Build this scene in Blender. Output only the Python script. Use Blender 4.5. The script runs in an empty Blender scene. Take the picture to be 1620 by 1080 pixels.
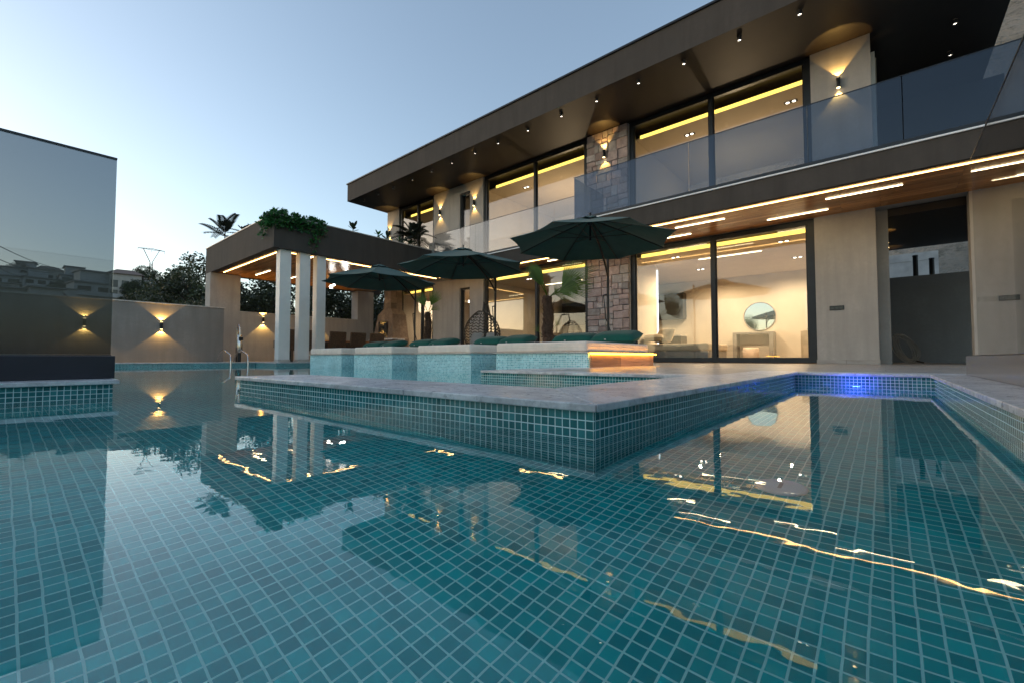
import bpy, bmesh, math, random
from mathutils import Vector, Matrix
R = math.radians
rnd = random.Random(7)
scene = bpy.context.scene
COL = scene.collection

# ------------------------------------------------------------------ materials
def new_mat(name):
    m = bpy.data.materials.new(name); m.use_nodes = True
    nt = m.node_tree
    for n in list(nt.nodes): nt.nodes.remove(n)
    out = nt.nodes.new('ShaderNodeOutputMaterial')
    return m, nt, out
def nd(nt, t, **kw):
    n = nt.nodes.new(t)
    for k, v in kw.items():
        if k.startswith('i_'):
            n.inputs[k[2:].replace('_', ' ')].default_value = v
        else: setattr(n, k, v)
    return n
def c4(c): return (c[0], c[1], c[2], 1)
def uvnode(nt, scale=(1, 1, 1)):
    u = nd(nt, 'ShaderNodeUVMap', uv_map='UV')
    mp = nd(nt, 'ShaderNodeMapping'); mp.inputs['Scale'].default_value = scale
    nt.links.new(u.outputs[0], mp.inputs[0]); return mp.outputs[0]
def objco(nt, scale=(1, 1, 1)):
    u = nd(nt, 'ShaderNodeTexCoord')
    mp = nd(nt, 'ShaderNodeMapping'); mp.inputs['Scale'].default_value = scale
    nt.links.new(u.outputs['Object'], mp.inputs[0]); return mp.outputs[0]
def mix(nt, fac, a, b, mode='MIX'):
    n = nd(nt, 'ShaderNodeMix', data_type='RGBA', blend_type=mode)
    for idx, v in ((0, fac), (6, a), (7, b)):
        if isinstance(v, bpy.types.NodeSocket): nt.links.new(v, n.inputs[idx])
        else: n.inputs[idx].default_value = v if idx == 0 else c4(v)
    return n.outputs[2]
def noise(nt, vec, scale, detail=3, rough=.55):
    n = nd(nt, 'ShaderNodeTexNoise'); n.inputs['Scale'].default_value = scale
    n.inputs['Detail'].default_value = detail; n.inputs['Roughness'].default_value = rough
    nt.links.new(vec, n.inputs['Vector']); return n.outputs[0]
def ramp(nt, fac, p0, p1, c0=(0, 0, 0), c1=(1, 1, 1)):
    n = nd(nt, 'ShaderNodeValToRGB')
    n.color_ramp.elements[0].position = p0; n.color_ramp.elements[1].position = p1
    n.color_ramp.elements[0].color = c4(c0); n.color_ramp.elements[1].color = c4(c1)
    nt.links.new(fac, n.inputs[0]); return n.outputs[0]
def bump(nt, h, strength, dist):
    b = nd(nt, 'ShaderNodeBump'); b.inputs['Strength'].default_value = strength
    b.inputs['Distance'].default_value = dist; nt.links.new(h, b.inputs['Height']); return b.outputs[0]
def psd(nt, out, col, rough=.5, metal=0, normal=None, spec=.5, **kw):
    p = nd(nt, 'ShaderNodeBsdfPrincipled')
    for k, v in (('Base Color', col), ('Roughness', rough), ('Metallic', metal), ('Specular IOR Level', spec)):
        if isinstance(v, bpy.types.NodeSocket): nt.links.new(v, p.inputs[k])
        else: p.inputs[k].default_value = c4(v) if k == 'Base Color' else v
    if normal: nt.links.new(normal, p.inputs['Normal'])
    for k, v in kw.items(): p.inputs[k.replace('_', ' ')].default_value = v
    nt.links.new(p.outputs[0], out.inputs[0]); return p
def plain(name, col, rough=.5, metal=0, var=.12, vs=8, bs=0, bd=.002, bscale=40, spec=.5, uv=False):
    m, nt, out = new_mat(name)
    v = uvnode(nt) if uv else objco(nt)
    n = noise(nt, v, vs, 4)
    lo = tuple(x*(1-var) for x in col); hi = tuple(min(1, x*(1+var)) for x in col)
    c = mix(nt, ramp(nt, n, .3, .7), lo, hi)
    nm = bump(nt, noise(nt, v, bscale, 3), bs, bd) if bs else None
    psd(nt, out, c, rough, metal, nm, spec); return m
def plaster(name, col, streak=.10):
    m, nt, out = new_mat(name)
    v = objco(nt); n = noise(nt, v, 1.3, 5, .6)
    v2 = objco(nt, (9, 9, .9)); n2 = noise(nt, v2, .6, 3)
    lo = tuple(x*.80 for x in col); hi = tuple(min(1, x*1.13) for x in col)
    c = mix(nt, ramp(nt, n, .3, .7), lo, hi)
    c = mix(nt, ramp(nt, noise(nt, v, 14, 6, .75), .35, .8), c, tuple(x*.84 for x in col))
    c = mix(nt, ramp(nt, n2, .42, .75), c, tuple(x*(1-streak*1.8) for x in col))
    psd(nt, out, c, .85, 0, bump(nt, noise(nt, objco(nt), 55, 5, .7), .25, .004), .3); return m
def mosaic(name, ca, cb, mortar, pitch=.025, gap=.0016, rough=.12, wob=.0012, patch=.5):
    m, nt, out = new_mat(name)
    v = uvnode(nt)
    w = nd(nt, 'ShaderNodeTexNoise'); w.inputs['Scale'].default_value = 9; w.inputs['Detail'].default_value = 2
    nt.links.new(v, w.inputs['Vector'])
    sub = nd(nt, 'ShaderNodeVectorMath', operation='SUBTRACT'); sub.inputs[1].default_value = (.5, .5, .5)
    nt.links.new(w.outputs['Color'], sub.inputs[0])
    sc = nd(nt, 'ShaderNodeVectorMath', operation='SCALE'); sc.inputs['Scale'].default_value = wob*2
    nt.links.new(sub.outputs[0], sc.inputs[0])
    ad = nd(nt, 'ShaderNodeVectorMath', operation='ADD')
    nt.links.new(v, ad.inputs[0]); nt.links.new(sc.outputs[0], ad.inputs[1])
    b = nd(nt, 'ShaderNodeTexBrick', offset=0, squash=1)
    for k, x in (('Scale', 1), ('Mortar Size', gap), ('Mortar Smooth', .15), ('Bias', 0), ('Brick Width', pitch), ('Row Height', pitch)):
        b.inputs[k].default_value = x
    b.inputs['Color1'].default_value = c4(ca); b.inputs['Color2'].default_value = c4(cb); b.inputs['Mortar'].default_value = c4(mortar)
    nt.links.new(ad.outputs[0], b.inputs['Vector'])
    big = noise(nt, v, 1.7, 4, .6)
    col = mix(nt, ramp(nt, big, .35, .75), b.outputs['Color'], (1+patch*.6,)*3, 'MULTIPLY')
    rr = ramp(nt, b.outputs['Fac'], 0, 1, (rough,)*3, (.7,)*3)
    inv = nd(nt, 'ShaderNodeMath', operation='SUBTRACT'); inv.inputs[0].default_value = 1
    nt.links.new(b.outputs['Fac'], inv.inputs[1])
    psd(nt, out, col, rr, 0, bump(nt, inv.outputs[0], .6, .0012)); return m
def wood(name, col, rough=.25, plank=.11, length=1.6):
    m, nt, out = new_mat(name)
    v = uvnode(nt)
    b = nd(nt, 'ShaderNodeTexBrick', offset=.37, squash=1)
    for k, x in (('Scale', 1), ('Mortar Size', .0022), ('Mortar Smooth', .2), ('Bias', 0), ('Brick Width', length), ('Row Height', plank)):
        b.inputs[k].default_value = x
    b.inputs['Color1'].default_value = c4(tuple(x*.72 for x in col)); b.inputs['Color2'].default_value = c4(tuple(min(1, x*1.35) for x in col))
    b.inputs['Mortar'].default_value = c4(tuple(x*.18 for x in col)); nt.links.new(v, b.inputs['Vector'])
    g = noise(nt, uvnode(nt, (1.2, 26, 1)), 1.6, 6, .7)
    k = noise(nt, uvnode(nt, (2.5, 9, 1)), 1.5, 3)
    c = mix(nt, ramp(nt, g, .35, .7), b.outputs['Color'], (.55, .45, .4), 'MULTIPLY')
    c = mix(nt, ramp(nt, k, .62, .72), c, tuple(x*.3 for x in col))
    psd(nt, out, c, rough, 0, bump(nt, g, .15, .001)); return m
def marble(name, col, vein, rough=.3, joint=.9):
    m, nt, out = new_mat(name)
    v = objco(nt, (1, 1.0, 1))
    n = noise(nt, objco(nt, (3.2, 6, 4)), 1.6, 8, .68)
    n2 = noise(nt, v, 26, 6, .75)
    n3 = noise(nt, objco(nt, (5, 3, 5)), 2.4, 6, .7)
    c = mix(nt, ramp(nt, n, .38, .66), vein, col)
    c = mix(nt, ramp(nt, n3, .5, .75), c, tuple(min(1, x*1.15) for x in col))
    c = mix(nt, ramp(nt, n2, .58, .72), c, tuple(x*.72 for x in vein))
    psd(nt, out, c, ramp(nt, n2, .3, .8, (rough*.7,)*3, (rough*1.7,)*3), 0, bump(nt, n2, .12, .0012)); return m
def decktile(name):
    m, nt, out = new_mat(name)
    v = uvnode(nt)
    b = nd(nt, 'ShaderNodeTexBrick', offset=.5, squash=1)
    for k, x in (('Scale', 1), ('Mortar Size', .003), ('Mortar Smooth', .1), ('Bias', 0), ('Brick Width', 1.2), ('Row Height', .6)):
        b.inputs[k].default_value = x
    b.inputs['Color1'].default_value = (.40, .375, .345, 1); b.inputs['Color2'].default_value = (.47, .445, .41, 1)
    b.inputs['Mortar'].default_value = (.16, .15, .14, 1); nt.links.new(v, b.inputs['Vector'])
    n = noise(nt, uvnode(nt, (1.2, 7, 1)), 2.2, 7, .65)
    c = mix(nt, ramp(nt, n, .35, .7), b.outputs['Color'], (.62, .6, .58), 'MULTIPLY')
    psd(nt, out, c, ramp(nt, n, .3, .7, (.22,)*3, (.42,)*3), 0, bump(nt, n, .12, .001)); return m
def emit(name, col, s):
    m, nt, out = new_mat(name)
    e = nd(nt, 'ShaderNodeEmission'); e.inputs[0].default_value = c4(col); e.inputs[1].default_value = s*.62
    nt.links.new(e.outputs[0], out.inputs[0]); return m
def glass(name, tint, ior=1.5, gtint=(1, 1, 1), rough=0):
    m, nt, out = new_mat(name)
    geo = nd(nt, 'ShaderNodeNewGeometry')
    mr = nd(nt, 'ShaderNodeMapRange')
    mr.inputs['To Min'].default_value = ior; mr.inputs['To Max'].default_value = 1/ior
    nt.links.new(geo.outputs['Backfacing'], mr.inputs['Value'])
    fr = nd(nt, 'ShaderNodeFresnel'); nt.links.new(mr.outputs[0], fr.inputs['IOR'])
    t = nd(nt, 'ShaderNodeBsdfTransparent'); t.inputs[0].default_value = c4(tint)
    g = nd(nt, 'ShaderNodeBsdfGlossy'); g.inputs['Color'].default_value = c4(gtint); g.inputs['Roughness'].default_value = rough
    mx = nd(nt, 'ShaderNodeMixShader')
    nt.links.new(fr.outputs[0], mx.inputs[0]); nt.links.new(t.outputs[0], mx.inputs[1]); nt.links.new(g.outputs[0], mx.inputs[2])
    nt.links.new(mx.outputs[0], out.inputs[0]); return m
def water_mat():
    m, nt, out = new_mat('pool_water')
    p = nd(nt, 'ShaderNodeBsdfPrincipled')
    p.inputs['Base Color'].default_value = (.93, .985, .985, 1); p.inputs['Roughness'].default_value = 0
    p.inputs['IOR'].default_value = 1.333; p.inputs['Transmission Weight'].default_value = 1
    a = noise(nt, objco(nt, (1, 1, 1)), 6, 3, .5)
    b = noise(nt, objco(nt, (1, 1, 1)), 14, 2, .5)
    ad = nd(nt, 'ShaderNodeMath', operation='MULTIPLY_ADD'); ad.inputs[1].default_value = .10
    nt.links.new(b, ad.inputs[0]); nt.links.new(a, ad.inputs[2])
    nt.links.new(bump(nt, ad.outputs[0], 1.0, WAVE), p.inputs['Normal'])
    nt.links.new(p.outputs[0], out.inputs[0]); return m
def stone_mat():
    m, nt, out = new_mat('ashlar_stone')
    a = nd(nt, 'ShaderNodeAttribute', attribute_name='tint')
    n = noise(nt, objco(nt), 9, 7, .7); n2 = noise(nt, objco(nt), 34, 5, .7)
    c = mix(nt, ramp(nt, n, .3, .72), a.outputs['Color'], (.55, .5, .5), 'MULTIPLY')
    c = mix(nt, ramp(nt, n2, .62, .8), c, (.42, .36, .33))
    psd(nt, out, c, .85, 0, bump(nt, mix(nt, .5, n, n2), .8, .03), .25); return m
def leafmat(name, col, rough=.45, trans=.25):
    m, nt, out = new_mat(name)
    a = nd(nt, 'ShaderNodeAttribute', attribute_name='tint')
    c = mix(nt, 1.0, a.outputs['Color'], col, 'MULTIPLY')
    p = nd(nt, 'ShaderNodeBsdfPrincipled'); p.inputs['Roughness'].default_value = rough
    nt.links.new(c, p.inputs['Base Color'])
    t = nd(nt, 'ShaderNodeBsdfTranslucent'); nt.links.new(c, t.inputs[0])
    mx = nd(nt, 'ShaderNodeMixShader'); mx.inputs[0].default_value = trans
    nt.links.new(p.outputs[0], mx.inputs[1]); nt.links.new(t.outputs[0], mx.inputs[2])
    nt.links.new(mx.outputs[0], out.inputs[0]); return m
def fabric(name, col, scale=420):
    m, nt, out = new_mat(name)
    n = noise(nt, objco(nt), 5, 4); w = noise(nt, objco(nt), scale, 2)
    c = mix(nt, ramp(nt, n, .3, .7), tuple(x*.88 for x in col), tuple(min(1, x*1.1) for x in col))
    psd(nt, out, c, .92, 0, bump(nt, w, .3, .001), .2, Sheen_Weight=.15); return m
def wicker_mat(name, col):
    m, nt, out = new_mat(name)
    v = uvnode(nt)
    b = nd(nt, 'ShaderNodeTexBrick', offset=.5, squash=1)
    for k, x in (('Scale', 1), ('Mortar Size', .004), ('Mortar Smooth', .6), ('Bias', 0), ('Brick Width', .05), ('Row Height', .016)):
        b.inputs[k].default_value = x
    b.inputs['Color1'].default_value = c4(tuple(x*.7 for x in col)); b.inputs['Color2'].default_value = c4(tuple(x*1.4 for x in col))
    b.inputs['Mortar'].default_value = c4(tuple(x*.2 for x in col)); nt.links.new(v, b.inputs['Vector'])
    inv = nd(nt, 'ShaderNodeMath', operation='SUBTRACT'); inv.inputs[0].default_value = 1
    nt.links.new(b.outputs['Fac'], inv.inputs[1])
    psd(nt, out, b.outputs['Color'], .6, 0, bump(nt, inv.outputs[0], .8, .006)); return m
def terrain_mat(name, ca, cb, cc, s=.12):
    m, nt, out = new_mat(name)
    n = noise(nt, objco(nt), s, 8, .65); n2 = noise(nt, objco(nt), s*7, 6, .7)
    c = mix(nt, ramp(nt, n, .38, .62), ca, cb)
    c = mix(nt, ramp(nt, n2, .52, .66), c, cc)
    psd(nt, out, c, .95, 0, bump(nt, n2, .7, 1.2), .1); return m

WAVE = .0006
M = dict(
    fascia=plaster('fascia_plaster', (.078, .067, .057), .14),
    wall=plaster('beige_plaster', (.45, .425, .39), .12),
    bwall=plaster('boundary_plaster', (.30, .275, .245), .12),
    gwall=plaster('grey_plaster', (.30, .295, .28), .06),
    inwall=plain('interior_paint', (.78, .72, .62), .8, 0, .05, 2),
    inwarm=plain('interior_tan_paint', (.50, .42, .30), .8, 0, .05, 2),
    ceil=plain('ceiling_paint', (.70, .62, .48), .8, 0, .04, 2),
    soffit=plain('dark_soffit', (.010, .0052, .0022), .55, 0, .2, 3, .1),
    wood=wood('varnished_wood', (.60, .28, .09), .26),
    woodfloor=wood('room_floor_wood', (.30, .2, .11), .35, .18, 1.4),
    black=plain('black_metal', (.018, .019, .021), .38, .3, .15, 5),
    frame=plain('anthracite_aluminium', (.030, .034, .038), .42, .5, .1, 5),
    navy=plain('plinth_cladding', (.012, .014, .026), .28, 0, .2, 4),
    greyplinth=plain('grey_plinth_panel', (.10, .105, .12), .16, 0, .15, 4),
    white=plain('white_paint', (.78, .75, .70), .5, 0, .06, 3),
    trim=plain('white_drip_trim', (.88, .88, .86), .4, 0, .03, 3),
    marble=marble('grey_marble', (.80, .785, .77), (.45, .44, .445)),
    edge=marble('beige_marble_edge', (.66, .61, .54), (.42, .38, .34)),
    deck=decktile('deck_tile'),
    floor=mosaic('mosaic_floor', (.001, .27, .285), (.004, .47, .47), (.34, .74, .70), .025, .0017, .25, .002),
    mos=mosaic('mosaic_wall', (.010, .120, .130), (.045, .250, .260), (.62, .78, .77), .025, .0017, .12),
    bedmos=mosaic('mosaic_bed', (.10, .40, .44), (.38, .70, .72), (.78, .88, .87), .025, .0020, .2),
    stone=stone_mat(),
    clear=glass('window_glass', (.93, .94, .93), 1.62),
    upglass=glass('tinted_balustrade_glass', (.50, .56, .64), 1.55, (.86, .93, 1)),
    uplight=glass('clear_balustrade_glass', (.86, .88, .90), 1.55),
    panel=glass('smoked_glass', (.385, .42, .445), 1.5),
    panelr=glass('smoked_glass_light', (.66, .665, .67), 1.5),
    warm=emit('led_warm', (1, .58, .19), 3.2), led=emit('led_white', (1, .80, .46), 3.6),
    cove=emit('cove_face_yellow', (1, .64, .11), .7), orange=emit('led_orange', (1, .42, .03), 5),
    bulb=emit('bulb_white', (1, .88, .70), 2.2), spot=emit('spot_lens', (1, .70, .30), 3),
    globe=emit('globe_bulb', (1, .93, .82), 7), blue=emit('pool_lamp_blue', (.03, .08, 1), 1.3),
    strip=emit('lit_edge_cool', (.95, .97, 1), .5),
    brass=plain('brass', (.55, .36, .10), .3, 1, .1, 6), chrome=plain('polished_steel', (.62, .58, .54), .16, 1, .06, 4),
    cushion=fabric('cream_cushion', (.88, .74, .62)), greyfab=fabric('grey_cushion', (.42, .40, .37)),
    green=fabric('bottle_green_fabric', (.008, .085, .062)), canopy=fabric('green_canopy', (.029, .092, .083), 300),
    bedsheet=fabric('bed_linen', (.66, .56, .42)),
    wicker=wicker_mat('brown_wicker', (.13, .085, .055)), rope=plain('chair_rope', (.075, .06, .045), .6),
    leaf=leafmat('tree_leaf', (.072, .088, .046)), ivy=leafmat('ivy_leaf', (.028, .115, .028), .3),
    palm=leafmat('palm_leaf', (.13, .22, .035), .4, .35), dry=leafmat('roof_plant_leaf', (.030, .040, .024), .85, .06),
    bark=plain('bark', (.06, .045, .035), .9, 0, .3, 20, .6, .02, 30), trunk=plain('palm_fibre', (.10, .06, .04), .95, 0, .4, 30, .9, .02, 50),
    hill=terrain_mat('hill_scrub', (.045, .05, .033), (.10, .09, .065), (.028, .034, .022)),
    rock=terrain_mat('rocky_slope', (.26, .24, .20), (.36, .33, .28), (.15, .145, .12), .25),
    ground=terrain_mat('dry_ground', (.10, .085, .06), (.16, .13, .10), (.05, .055, .035), .3),
    conc=plain('concrete', (.64, .615, .58), .85, 0, .2, 2, .3, .01, 12), darkwin=plain('dark_window', (.02, .024, .028), .12, 0, .1, 3),
    housew=plain('house_white', (.56, .55, .53), .8, 0, .08, 1), houseg=plain('house_grey', (.30, .29, .28), .8, 0, .1, 1),
    housec=plain('house_cream', (.46, .42, .36), .8, 0, .1, 1), tile=plain('roof_clay', (.19, .13, .10), .8, 0, .2, 3),
    mirror=plain('mirror_glass', (.9, .9, .9), .02, 1, 0, 1), greylac=plain('grey_lacquer', (.30, .29, .27), .4),
    cabinet=plain('dark_cabinet', (.035, .028, .022), .3), curtain=fabric('curtain', (.60, .52, .38), 200),
    plastic=plain('white_plastic', (.74, .78, .77), .35, 0, .04, 5), pot=plain('dark_pot', (.05, .05, .05), .6),
    hose=plain('grey_hose', (.42, .42, .40), .4), steel=plain('pylon_steel', (.25, .26, .27), .5, .4), wire=plain('cable', (.03, .03, .03), .6),
    bedwood=wood('bed_side_wood', (.56, .34, .22), .35, .5, 1.0),
)
M['water'] = water_mat()

# ------------------------------------------------------------------ mesh builder
class MB:
    def __init__(s): s.v = []; s.f = []; s.m = []; s.c = []; s.sm = []
    def face(s, pts, mi=0, col=(1, 1, 1), smooth=False):
        b = len(s.v); s.v += [tuple(p) for p in pts]; s.f.append(tuple(range(b, b+len(pts)))); s.m.append(mi); s.c.append(col); s.sm.append(smooth)
    def mesh(s, vs, fs, mi=0, col=(1, 1, 1), smooth=False):
        b = len(s.v); s.v += [tuple(p) for p in vs]
        for f in fs: s.f.append(tuple(i+b for i in f)); s.m.append(mi); s.c.append(col); s.sm.append(smooth)
    def box(s, x0, x1, y0, y1, z0, z1, mi=0, top=None, bot=None, col=(1, 1, 1)):
        v = [(x0, y0, z0), (x1, y0, z0), (x1, y1, z0), (x0, y1, z0), (x0, y0, z1), (x1, y0, z1), (x1, y1, z1), (x0, y1, z1)]
        b = len(s.v); s.v += v
        for k, f in enumerate(((0, 3, 2, 1), (4, 5, 6, 7), (0, 1, 5, 4), (1, 2, 6, 5), (2, 3, 7, 6), (3, 0, 4, 7))):
            s.f.append(tuple(i+b for i in f)); s.m.append(bot if k == 0 and bot is not None else top if k == 1 and top is not None else mi); s.c.append(col); s.sm.append(False)
        return s
    def prism(s, poly, z0, z1, mi=0, top=None):
        n = len(poly); vs = [(x, y, z0) for x, y in poly]+[(x, y, z1) for x, y in poly]
        s.mesh(vs, [tuple(range(n))[::-1]], mi); b = len(s.v)-2*n
        s.f.append(tuple(range(b+n, b+2*n))); s.m.append(top if top is not None else mi); s.c.append((1, 1, 1)); s.sm.append(False)
        for i in range(n):
            j = (i+1) % n; s.f.append((b+i, b+j, b+n+j, b+n+i)); s.m.append(mi); s.c.append((1, 1, 1)); s.sm.append(False)
        return s
    def obox(s, c, sz, mat=None, mi=0, col=(1, 1, 1)):
        mat = mat or Matrix.Identity(3); hx, hy, hz = sz[0]/2, sz[1]/2, sz[2]/2
        vs = [Vector(c)+mat @ Vector((x*hx, y*hy, z*hz)) for z in (-1, 1) for y in (-1, 1) for x in (-1, 1)]
        s.mesh(vs, [(0, 2, 3, 1), (4, 5, 7, 6), (0, 1, 5, 4), (1, 3, 7, 5), (3, 2, 6, 7), (2, 0, 4, 6)], mi, col); return s
    def tube(s, pts, r, n=8, mi=0, caps=True, col=(1, 1, 1), closed=False):
        P = [Vector(p) for p in pts]; rs = r if isinstance(r, (list, tuple)) else [r]*len(P)
        vs = []; up = None
        for i, p in enumerate(P):
            a = P[i-1] if i > 0 else (P[-1] if closed else p); b = P[i+1] if i < len(P)-1 else (P[0] if closed else p)
            d = (b-a).normalized()
            if up is None: up = d.orthogonal().normalized()
            up = (up-d*up.dot(d)); up = up.normalized() if up.length > 1e-6 else d.orthogonal().normalized()
            w = d.cross(up)
            for k in range(n):
                t = 2*math.pi*k/n; vs.append(p+(up*math.cos(t)+w*math.sin(t))*rs[i])
        fs = []; L = len(P)
        for i in range(L if closed else L-1):
            j = (i+1) % L
            for k in range(n): fs.append((i*n+k, i*n+(k+1) % n, j*n+(k+1) % n, j*n+k))
        s.mesh(vs, fs, mi, col, True)
        if caps and not closed: s.face(vs[:n][::-1], mi, col); s.face(vs[-n:], mi, col)
        return s
    def lathe(s, c, prof, n=20, mi=0, col=(1, 1, 1)):
        vs = [(c[0]+r*math.cos(2*math.pi*k/n), c[1]+r*math.sin(2*math.pi*k/n), c[2]+z) for r, z in prof for k in range(n)]
        fs = [(i*n+k, i*n+(k+1) % n, (i+1)*n+(k+1) % n, (i+1)*n+k) for i in range(len(prof)-1) for k in range(n)]
        s.mesh(vs, fs, mi, col, True); s.face(vs[:n][::-1], mi, col); s.face(vs[-n:], mi, col); return s
    def ball(s, c, r, n=14, mi=0):
        vs = []; rr = r if isinstance(r, (tuple, list)) else (r, r, r)
        for i in range(n//2+1):
            a = math.pi*i/(n//2)
            for k in range(n):
                b = 2*math.pi*k/n; vs.append((c[0]+rr[0]*math.sin(a)*math.cos(b), c[1]+rr[1]*math.sin(a)*math.sin(b), c[2]+rr[2]*math.cos(a)))
        fs = [(i*n+k, (i+1)*n+k, (i+1)*n+(k+1) % n, i*n+(k+1) % n) for i in range(n//2) for k in range(n)]
        s.mesh(vs, fs, mi, (1, 1, 1), True); return s
    def build(s, name, mats, parent=None, bevel=0, seg=2, solid=0, subsurf=0):
        me = bpy.data.meshes.new(name)
        off = Vector(parent_loc(parent)) if parent else Vector((0, 0, 0))
        me.from_pydata([tuple(Vector(p)-off) for p in s.v], [], s.f)
        for m in (mats if isinstance(mats, (list, tuple)) else [mats]): me.materials.append(m)
        me.uv_layers.new(name='UV'); me.color_attributes.new('tint', 'FLOAT_COLOR', 'CORNER')
        uv = me.uv_layers['UV']; ca = me.color_attributes['tint']
        for p in me.polygons:
            p.material_index = s.m[p.index]; p.use_smooth = s.sm[p.index]
            n = p.normal; ax, ay, az = abs(n.x), abs(n.y), abs(n.z)
            for li in p.loop_indices:
                w = s.v[me.loops[li].vertex_index]
                uv.data[li].uv = (w[0], w[1]) if az >= ax and az >= ay else ((w[1], w[2]) if ax > ay else (w[0], w[2]))
                cc = s.c[p.index]; ca.data[li].color = (cc[0], cc[1], cc[2], 1)
        me.validate()
        o = bpy.data.objects.new(name, me); COL.objects.link(o)
        if parent: o.parent = parent
        if subsurf:
            md = o.modifiers.new('sub', 'SUBSURF'); md.levels = subsurf; md.render_levels = subsurf
        if solid:
            md = o.modifiers.new('sol', 'SOLIDIFY'); md.thickness = solid; md.offset = 0
        if bevel:
            md = o.modifiers.new('bev', 'BEVEL'); md.width = bevel; md.segments = seg; md.limit_method = 'ANGLE'; md.angle_limit = R(40)
        return o
def parent_loc(p):
    v = Vector((0, 0, 0))
    while p is not None: v += p.location; p = p.parent
    return v
def tag(o, label=None, cat=None, group=None, kind=None):
    for k, v in (('label', label), ('category', cat), ('group', group), ('kind', kind)):
        if v: o[k] = v
    return o
def thing(name, label, cat, loc=(0, 0, 0), group=None):
    o = bpy.data.objects.new(name, None); COL.objects.link(o); o.location = loc; o.empty_display_size = .1
    return tag(o, label, cat, group)
def copy_tree(o, loc=None, rz=None, sc=None, label=None, group=None, parent=None):
    c = o.copy(); COL.objects.link(c)
    if parent: c.parent = parent
    if loc is not None: c.location = loc
    if rz is not None: c.rotation_euler = (0, 0, rz)
    if sc is not None: c.scale = sc if isinstance(sc, (tuple, list)) else (sc, sc, sc)
    if label: c['label'] = label
    if group: c['group'] = group
    for ch in list(o.children): copy_tree(ch, parent=c)
    return c
ORD = ['first', 'second', 'third', 'fourth', 'fifth', 'sixth', 'seventh', 'eighth', 'ninth', 'tenth', 'eleventh', 'twelfth', 'thirteenth', 'fourteenth', 'fifteenth', 'sixteenth', 'seventeenth']
def lamp(name, typ, loc, energy, col, parent=None, **kw):
    l = bpy.data.lights.new(name, typ); l.energy = energy*(.62 if typ != 'SUN' else 1); l.color = col
    for k, v in kw.items():
        if k != 'rot': setattr(l, k, v)
    o = bpy.data.objects.new(name, l); COL.objects.link(o)
    o.location = Vector(loc)-(parent_loc(parent) if parent else Vector((0, 0, 0)))
    if parent: o.parent = parent
    if 'rot' in kw: o.rotation_euler = kw['rot']
    return o

# ------------------------------------------------------------------ camera, sky, sun
cam = bpy.data.cameras.new('camera'); co = bpy.data.objects.new('camera', cam); COL.objects.link(co)
cam.sensor_width = 36; cam.lens = 691.84/1620*36; cam.clip_start = .02; cam.clip_end = 3000
co.location = (0, 0, .22); co.rotation_euler = (R(90+2.1177), R(0), R(40.477)); scene.camera = co
W = bpy.data.worlds.new('World'); scene.world = W; W.use_nodes = True
nt = W.node_tree; bg = nt.nodes['Background']
SUN_EL, SUN_AZ = 4.0, -121.0     # azimuth clockwise from +Y
sky = nt.nodes.new('ShaderNodeTexSky'); sky.sky_type = 'NISHITA'; sky.sun_disc = False
sky.sun_elevation = R(SUN_EL); sky.sun_rotation = R(SUN_AZ); sky.air_density = 1.0; sky.dust_density = 1.3; sky.ozone_density = 2.2
hs = nt.nodes.new('ShaderNodeHueSaturation'); hs.inputs['Saturation'].default_value = .78
gm = nt.nodes.new('ShaderNodeGamma'); gm.inputs[1].default_value = .92
nt.links.new(sky.outputs[0], gm.inputs[0]); nt.links.new(gm.outputs[0], hs.inputs['Color']); nt.links.new(hs.outputs[0], bg.inputs[0])
bg.inputs[1].default_value = .088
sl = lamp('sun', 'SUN', (0, 0, 30), .04, (1, .8, .6), angle=R(.6))
d = Vector((math.sin(R(SUN_AZ))*math.cos(R(SUN_EL)), math.cos(R(SUN_AZ))*math.cos(R(SUN_EL)), math.sin(R(SUN_EL))))
sl.rotation_euler = (-d).to_track_quat('-Z', 'Y').to_euler()
scene.view_settings.view_transform = 'Standard'; scene.view_settings.look = 'None'
scene.view_settings.exposure = 2.78; scene.view_settings.gamma = 1
cy = scene.cycles
cy.use_denoising = True; cy.caustics_refractive = True; cy.caustics_reflective = False
cy.sample_clamp_indirect = 4; cy.max_bounces = 12; cy.transparent_max_bounces = 24; cy.transmission_bounces = 10; cy.glossy_bounces = 6; cy.diffuse_bounces = 3
cy.use_light_tree = True

exec_parts = []
D = .0945; CT = .0985
# ------------------------------------------------------------------ ground, pool
g = MB(); g.box(-900, 900, -900, 900, -1.2, -1.0); tag(g.build('ground', M['ground']), kind='structure')
dk = MB()
for x0, x1, y0, y1 in ((-19, -13.5, -12, 4.7), (-19, -12.1, 4.7, 26), (-12.1, -3.02, 6.5, 26), (-3.02, -.6, 3.115, 26), (-.6, .27, 4.47, 26), (.27, 12, -12, 26), (-13.5, .27, -12, -3.2)):
    dk.box(x0, x1, y0, y1, -.6, D, 1, top=0)
tag(dk.build('pool_deck', [M['deck'], M['mos']]), kind='structure')
fl = MB(); fl.box(-13.6, .4, -3.3, 6.6, -.6, -.33); tag(fl.build('pool_floor', M['floor']), kind='structure')
wt = MB(); wt.face([(-13.55, -3.25, 0), (.3, -3.25, 0), (.3, 6.55, 0), (-13.55, 6.55, 0)]); tag(wt.build('pool_water', M['water']), kind='structure')
cp = MB()
def coping(x0, x1, y0, y1, along, pitch=1.05):
    a, b = (x0, x1) if along == 'x' else (y0, y1)
    n = max(1, round((b-a)/pitch)); st = (b-a)/n
    for i in range(n):
        p, q = a+i*st+.0022, a+(i+1)*st-.0022
        if along == 'x': cp.box(p, q, y0, y1, CT-.022, CT)
        else: cp.box(x0, x1, p, q, CT-.022, CT)
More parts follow.
